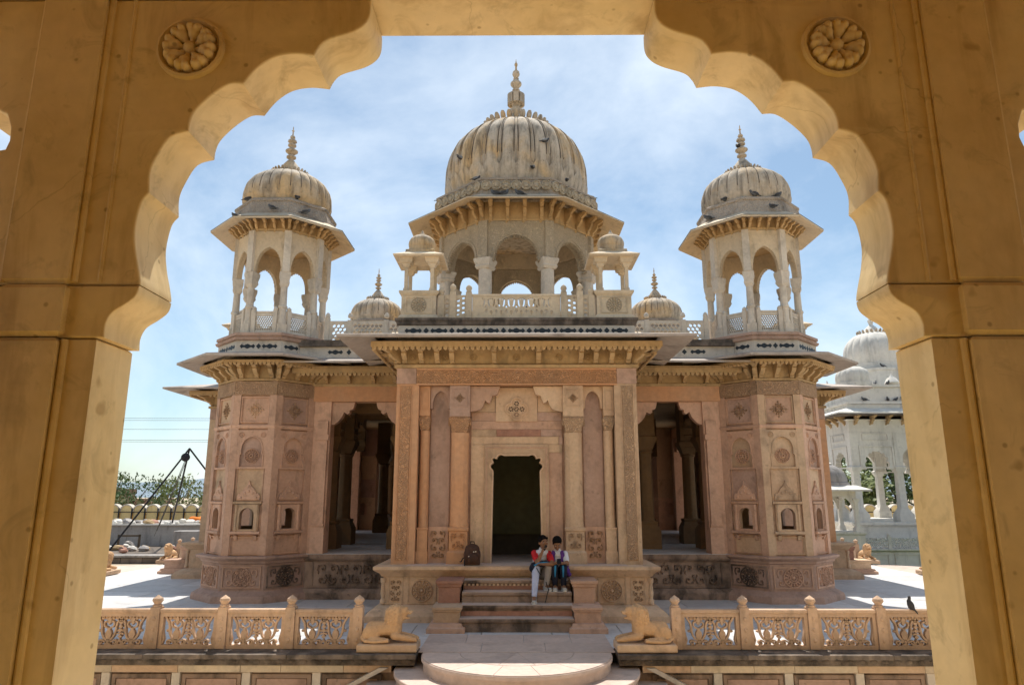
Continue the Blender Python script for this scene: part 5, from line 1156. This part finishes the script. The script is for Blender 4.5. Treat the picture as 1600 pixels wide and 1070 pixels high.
def make_person(label, J, top, extras):
    b = B(); H = Vector(J['head']); F = Vector(J['face']).normalized(); U = Vector(J['hup']).normalized(); S_ = F.cross(U).normalized(); U = S_.cross(F).normalized()
    at = lambda f, s_, u: H + F*f + S_*s_ + U*u
    mrot = Matrix((S_, F, U)).transposed().to_euler()
    b.ball(H + U*.012, (.070, .086, .090), 16, 12, mrot); b.ball(at(.022, 0, -.045), (.054, .060, .058), 14, 10, mrot); b.ball(at(.05, 0, -.085), (.026, .028, .022), 10, 8, mrot)
    cap(b, at(.086, 0, .012), at(.096, 0, -.022), .009, .013, 8); b.ball(at(.080, 0, -.052), (.020, .013, .010), 8, 6, mrot)
    for e in (-1, 1):
        b.ball(at(-.01, e*.072, -.012), (.010, .020, .028), 8, 6, mrot); b.ball(at(.078, e*.030, .026), (.022, .010, .008), 8, 6, mrot); b.ball(at(.06, e*.036, -.02), (.022, .020, .018), 8, 6, mrot)
    cap(b, J['neck'], at(-.015, 0, -.06), .045, .042, 12)
    tor = B()
    def torso(bb, g):
        P0, P1, P2 = Vector(J['pelvis']), Vector(J['chest']), Vector(J['neck']); sx = J['sw']
        for i in range(7):
            t = i/6; p = P0.lerp(P1, t*1.0); wd = .118+.022*t; bb.ball(p, (wd*sx/.3+g, .082+.012*t+g, .075+g), 14, 10)
        bb.ball(P1.lerp(P2, .55), (sx*.47+g, .078+g, .06+g), 14, 10)
    torso(b, 0)
    for e in ('R', 'L'):
        sh, el, wr = J['sh'+e], J['el'+e], J['wr'+e]
        cap(b, sh, el, .044, .036); cap(b, el, wr, .037, .024); hd = J['hand'+e]; hand(b, wr, hd[0], hd[1], hd[2], hd[3], .85)
        hp, kn, an, to = J['hp'+e], J['kn'+e], J['an'+e], J['to'+e]
        cap(b, hp, kn, .078, .055, 12); cap(b, kn, an, .054, .035, 12); cap(b, an, to, .033, .028)
    root = obj('person', sculpt(b, .0065, 'person', 1, .4), skin, None, label=label, category='person')
    # clothes and hair
    c = B(); torso(c, .012); cap(c, J['neck'], Vector(J['neck'])+Vector((0, -.01, .012)), .056, .052, 12)
    shirt = obj('shirt', sculpt(c, .009, 'shirt', 2, .5), whitec, root)
    for e in ('R', 'L'):
        c = B(); sh, el = Vector(J['sh'+e]), Vector(J['el'+e]); cap(c, sh, sh.lerp(el, .62), .057, .053, 12); obj('sleeve', sculpt(c, .008, 'sleeve'), top, root)
        c = B(); cap(c, J['hp'+e], J['kn'+e], .092, .068, 12); obj('trouser_thigh', sculpt(c, .01, 'trouser_thigh'), J['tm'+e], root)
        c = B(); cap(c, J['kn'+e], Vector(J['kn'+e]).lerp(Vector(J['an'+e]), .93), .068, .046, 12); obj('trouser_shin', sculpt(c, .01, 'trouser_shin'), J['sm'+e], root)
        a, t = Vector(J['an'+e]), Vector(J['to'+e]); c = B(); d = (t-a); d.z = 0; d.normalize(); zf = J['fz'+e]
        for k in range(6): q = k/5; p = a + d*(-.035+.165*q); c.ball((p.x, p.y, zf+.042-.008*q), (.040, .042, .040-.012*q), 10, 8)
        c.ball((a.x, a.y, zf+.075), (.038, .040, .045), 10, 8); so = obj('shoe', sculpt(c, .007, 'shoe'), shoe, root)
        c = B(); n = 20; ang = atan2(d.y, d.x)
        c.M = Matrix.Translation((a.x+d.x*.05, a.y+d.y*.05, zf)) @ Matrix.Rotation(ang, 4, 'Z'); c.rings([[(.125*cos(2*pi*j/n), .046*sin(2*pi*j/n), z) for j in range(n)] for z in (.002, .024)]); obj('sole', c, sole, so)
    c = B(); c.ball(at(-.016, 0, .036), (.083, .090, .086), 16, 12, mrot); c.ball(at(-.045, 0, -.01), (.076, .066, .075), 14, 10, mrot)
    for k in range(7): q = -1+k/3; c.ball(at(.066-.02*q*q, q*.055, .082-.012*abs(q)), (.022, .02, .018), 8, 6, mrot)
    obj('hair', sculpt(c, .008, 'hair', 1, .3), hairm, root)
    for e in (-1, 1):
        o = obj('eye', B().ball(at(.079, e*.030, .004), (.012, .006, .0065), 8, 6, mrot), eyew, root); obj('pupil', B().ball(at(.083, e*.030, .004), (.006, .004, .006), 8, 6, mrot), blackp, o)
        obj('eyebrow', B().ball(at(.083, e*.031, .028), (.019, .005, .004), 8, 6, mrot), hairm, root)
    obj('lips', B().ball(at(.092, 0, -.052), (.019, .007, .008), 8, 6, mrot), plain('lips', (.19,.07,.055), .5), root)
    obj('collar', B().plate([(-.055, .02), (-.01, -.05), (-.03, -.055)], [], -.012, 0).plate([(.055, .02), (.01, -.05), (.03, -.055)], [], -.012, 0), whitec, root, Vector(J['neck'])+Vector((0, -.07, -.01)), (-.5, 0, 0))
    extras(root, J)
    return root
JA = dict(head=(.452, 12.36, 1.332), face=(.42, -.9, -.05), hup=(-.05, -.05, 1), neck=(.435, 12.42, 1.205), chest=(.42, 12.48, 1.06), pelvis=(.405, 12.61, .81), sw=.30,
    shR=(.30, 12.44, 1.145), elR=(.345, 12.23, 1.0), wrR=(.43, 12.245, 1.18), handR=((.35, .0, .9), (-.5, .8, .3), (.8, .3, -.2), .7),
    shL=(.555, 12.44, 1.135), elL=(.60, 12.24, .985), wrL=(.44, 12.185, .985), handL=((-1, .05, .1), (0, .2, 1), (0, -1, .2), .35),
    hpR=(.34, 12.58, .80), knR=(.325, 12.27, .915), anR=(.288, 12.13, .47), toR=(.285, 12.03, .42), fzR=.379, hpL=(.47, 12.58, .80), knL=(.545, 12.29, .935), anL=(.495, 12.37, .63), toL=(.545, 12.27, .585), fzL=.549,
    tmR=greyt, smR=paleb, tmL=greyt, smL=greyt)
def exA(root, J):
    c = B()
    for p, r_ in (((.34, 12.36, .965), (.11, .13, .05)), ((.47, 12.38, .975), (.13, .13, .055)), ((.30, 12.27, .92), (.075, .06, .07)), ((.55, 12.32, .985), (.085, .10, .045)), ((.27, 12.42, .90), (.06, .10, .07))): c.ball(p, r_, 12, 8)
    j = obj('lap_jacket', sculpt(c, .01, 'lap_jacket'), navy, root)
    obj('stripe', B().tube([(.29, 12.205, .965), (.36, 12.20, 1.0), (.45, 12.215, 1.012), (.53, 12.215, 1.01)], [.010, .014, .014, .009], 8), cyan, j)
    obj('strap', B().tube([(.33, 12.20, .93), (.37, 12.18, .86), (.40, 12.2, .82)], .008, 6), blackp, root); obj('strap', B().tube([(.49, 12.26, .70), (.51, 12.24, .62), (.53, 12.21, .585), (.50, 12.17, .50), (.47, 12.15, .385)], .008, 6), blackp, root)
    obj('side_panel', B().ball((.345, 12.335, 1.09), (.018, .02, .075), 10, 8, (.35, 0, .1)), redc, root); obj('side_panel', B().ball((.525, 12.345, 1.09), (.018, .02, .075), 10, 8, (.35, 0, -.1)), redc, root)
    obj('held_phone', B().box(-.02, .02, -.006, .006, -.045, .045), blackp, root, (.482, 12.235, 1.255), (.2, .5, .4))
make_person('seated person in white and red shirt, hand at mouth, one leg stretched down the steps', JA, redc, exA)
JB = dict(head=(.690, 12.375, 1.315), face=(0.03, -.80, -.55), hup=(0, -.5, .85), neck=(.697, 12.44, 1.195), chest=(.70, 12.50, 1.05), pelvis=(.712, 12.62, .81), sw=.27,
    shR=(.575, 12.46, 1.13), elR=(.575, 12.31, .985), wrR=(.655, 12.215, 1.005), handR=((.55, -.5, .1), (0, 0, 1), (.5, .5, .5), .6),
    shL=(.825, 12.46, 1.13), elL=(.85, 12.33, .98), wrL=(.755, 12.215, 1.005), handL=((-.55, -.5, .1), (0, 0, 1), (-.5, .5, .5), .6),
    hpR=(.655, 12.58, .80), knR=(.635, 12.28, .935), anR=(.645, 12.36, .63), toR=(.64, 12.25, .585), fzR=.549, hpL=(.77, 12.58, .80), knL=(.785, 12.28, .935), anL=(.79, 12.36, .63), toL=(.80, 12.25, .585), fzL=.549,
    tmR=navy, smR=navy, tmL=navy, smL=navy)
def exB(root, J):
    for s in (-1, 1):
        v = obj('waistcoat', B().ribbon([(s*.060, 1.19), (s*.082, 1.12), (s*.085, 1.02), (s*.092, .93)], .066, -.016, .012), purp, root, (.70, 12.395, 0), (0, 0, 0)); v.location = (.70, 12.39, 0)
        obj('knee_panel', B().tube([(.71+s*.075-.012*s, 12.215, .965), (.71+s*.066, 12.212, .90), (.71+s*.068, 12.245, .78)], [.016, .018, .008], 8), cyan, root)
    c = B(); c.ball((.845, 12.52, .86), (.07, .10, .06), 10, 8); c.ball((.885, 12.46, .80), (.05, .06, .04), 10, 8); c.ball((.86, 12.5, .95), (.035, .06, .07), 10, 8); obj('scarf', sculpt(c, .01, 'scarf'), purp, root)
    obj('phone', rbox(-.034, .034, -.006, .006, -.06, .06, .003), blackp, root, (.706, 12.165, 1.035), (-.9, 0, 0))
make_person('seated person in white shirt and purple waistcoat looking down at a phone', JB, whitec, exB)

# backpack leaning by the door
brn = plain('dark_brown_canvas', (.065,.032,.022), .75); bp_o = None
c = B(); c.ball((0, 0, .17), (.155, .095, .17), 16, 12); c.box(-.14, .14, -.075, .075, .01, .2); c.ball((0, .01, .27), (.135, .085, .10), 14, 10)
bag = obj('backpack', sculpt(c, .012, 'backpack', 3, .5), brn, None, (-.79, 12.90, .905), .12, label='dark brown backpack standing on the plinth left of the door', category='backpack')
c = B(); c.ball((0, 0, .13), (.10, .05, .085), 12, 8); c.box(-.09, .09, -.03, .03, .06, .15); obj('front_pocket', sculpt(c, .01, 'front_pocket', 3), brn, bag, (0, -.085, 0))
c = B(); c.ball((0, 0, .265), (.075, .03, .05), 12, 8); obj('upper_pocket', sculpt(c, .01, 'upper_pocket', 3), brn, bag, (.01, -.07, 0))
obj('handle', B().tube([(-.04, .03, .355), (-.03, .02, .40), (.03, .02, .40), (.04, .03, .355)], .010, 7), blackp, bag)
obj('strap', B().tube([(-.13, -.03, .14), (-.17, -.06, .12), (-.20, -.10, .07), (-.22, -.12, .075)], .011, 6), blackp, bag); obj('strap', B().tube([(-.13, -.06, .13), (-.145, -.10, .06), (-.14, -.125, .0), (-.14, -.15, -.08)], .009, 6), blackp, bag)
for x_, z_ in ((.02, .235), (.055, .24), (-.065, .16)): obj('buckle', B().ball((0, 0, 0), (.012, .006, .012), 8, 5), M['pale'], bag, (x_, -.115, z_))

# pigeons
pg = B(); pg.ball((0, 0, .075), (.105, .055, .055), 14, 10, (0, -.35, 0)); pg.ball((.085, 0, .125), (.035, .035, .05), 10, 8); pg.ball((.105, 0, .165), (.032, .027, .027), 10, 8); cap(pg, (.13, 0, .163), (.15, 0, .157), .008, .003, 6)
pg.ball((-.14, 0, .045), (.085, .03, .012), 10, 6, (0, -.3, 0)); cap(pg, (.01, .02, .03), (.015, .02, 0), .006, .006, 5); cap(pg, (.01, -.02, .03), (.015, -.02, 0), .006, .006, 5)
PIG = sculpt(pg, .008, 'pigeon', 1, .4); pgm = [plain('slate_feathers', (.10,.105,.115), .6), plain('dark_feathers', (.05,.05,.055), .6), plain('grey_feathers', (.20,.205,.22), .6)]
wing_me = B().ball((-.03, 0, .085), (.10, .012, .035), 10, 6, (0, -.38, 0)).mesh('wing')
def pigeon(p, rot, label, mi=0, sc_=1.0):
    o = obj('pigeon', PIG, pgm[mi], None, p, rot, label=label, category='pigeon', group='pigeons on the domes and ledges'); o.scale = (sc_,)*3
    for s_ in (-1, 1): obj('wing', wing_me, pgm[(mi+1) % 3], o, (0, s_*.05, 0))
def onoct(cx, cy, ap, deg, z): r_ = ap; a = R(deg); return (cx+r_*sin(a), cy-r_*cos(a), z)
LT, RT = (-T, CY-T), (T, CY-T)
for dg, zz, ap_, rt, nm in ((-52, 8.42, 1.22, 2.6, 'at the left end of the eave'), (-38, 8.80, 1.03, .3, 'tucked against the foot of the dome'), (4, 8.40, 1.25, 2.9, 'in the middle of the eave'), (30, 8.80, 1.04, 2.2, 'with tail hanging over the drum'), (38, 8.40, 1.24, .5, 'at the right of the eave')):
    pigeon(onoct(*LT, ap_, dg, zz), rt, 'pigeon on the left tower pavilion, ' + nm, 0, .82)
for dg, zz, ap_, rt, nm in ((-62, 8.40, 1.26, 2.6, 'at the far left of the eave'), (-45, 8.80, 1.04, .6, 'against the left of the dome'), (-8, 8.80, 1.03, 3.3, 'on the drum with tail to the right'), (8, 8.40, 1.26, 2.0, 'dark one in the middle of the eave'), (24, 8.80, 1.04, .2, 'on the drum at right')):
    pigeon(onoct(*RT, ap_, dg, zz), rt, 'pigeon on the right tower pavilion, ' + nm, 0, .82)
pigeon((T-.10, CY-T-.06, 10.51), 1.4, 'pigeon perched on the finial of the right tower', 1, .9)
for dg, zz, ap_, rt, nm in ((-47, 12.28, 2.37, 3.4, 'clinging high on the left of the dome'), (22, 12.55, 2.36, .3, 'clinging high on the right of the dome'), (12, 11.6, 2.40, 1.2, 'in front of the dome, right of centre'), (-27, 11.24, 2.62, .2, 'on the left bend of the parapet'), (34, 11.24, 2.70, 1.6, 'on the right bend of the parapet'), (-72, 11.24, 2.56, .4, 'at the far left end of the parapet'), (68, 11.24, 2.56, 2.8, 'at the far right end of the parapet')):
    pigeon(onoct(0, CY, ap_, dg, zz), rt, 'pigeon at the main dome, ' + nm, 1, .95)
for i, x_ in enumerate((-.60, -.36, .10)): pigeon((x_, CY-2.78, 10.56), (3.0, .2, 3.1)[i], 'pigeon on the main eave, ' + ('left', 'middle', 'right')[i] + ' of three below the parapet', 0, 1.1)
pigeon((.42, CY-1.9, 7.26), 2.3, 'dark pigeon inside the main pavilion seen against the sky', 1, 1.5)
bird = obj('small_bird', PIG, pgm[1], None, (5.52, 10.45, .545), .9, label='small dark bird perched on the right railing by the pillar', category='bird'); bird.scale = (.62, .5, .9); bird.rotation_euler = (0, -.6, 2.4); obj('wing', wing_me, pgm[1], bird, (0, .05, 0))
for x_, y_, z_, nm, mi in ((15.0, -3.02, 6.09, 'on the lower ledge near its left corner', 0), (15.55, -3.0, 6.81, 'on top of the parapet, left one', 1), (16.0, -3.02, 6.09, 'on the lower ledge, second from the corner', 1), (16.35, -3.02, 6.09, 'on the lower ledge, third from the corner', 0), (16.7, -3.02, 6.09, 'on the lower ledge, fourth from the corner', 1), (17.2, -3.02, 6.09, 'on the lower ledge, beside the pillar', 0), (16.1, -2.98, 6.81, 'on top of the parapet, right one', 0), (16.75, -1.5, 7.85, 'under the main white dome', 1)):
    pigeon((x_, WY+y_, z_), x_*7 % 6, 'pigeon on the white cenotaph, ' + nm, mi, 1.0)
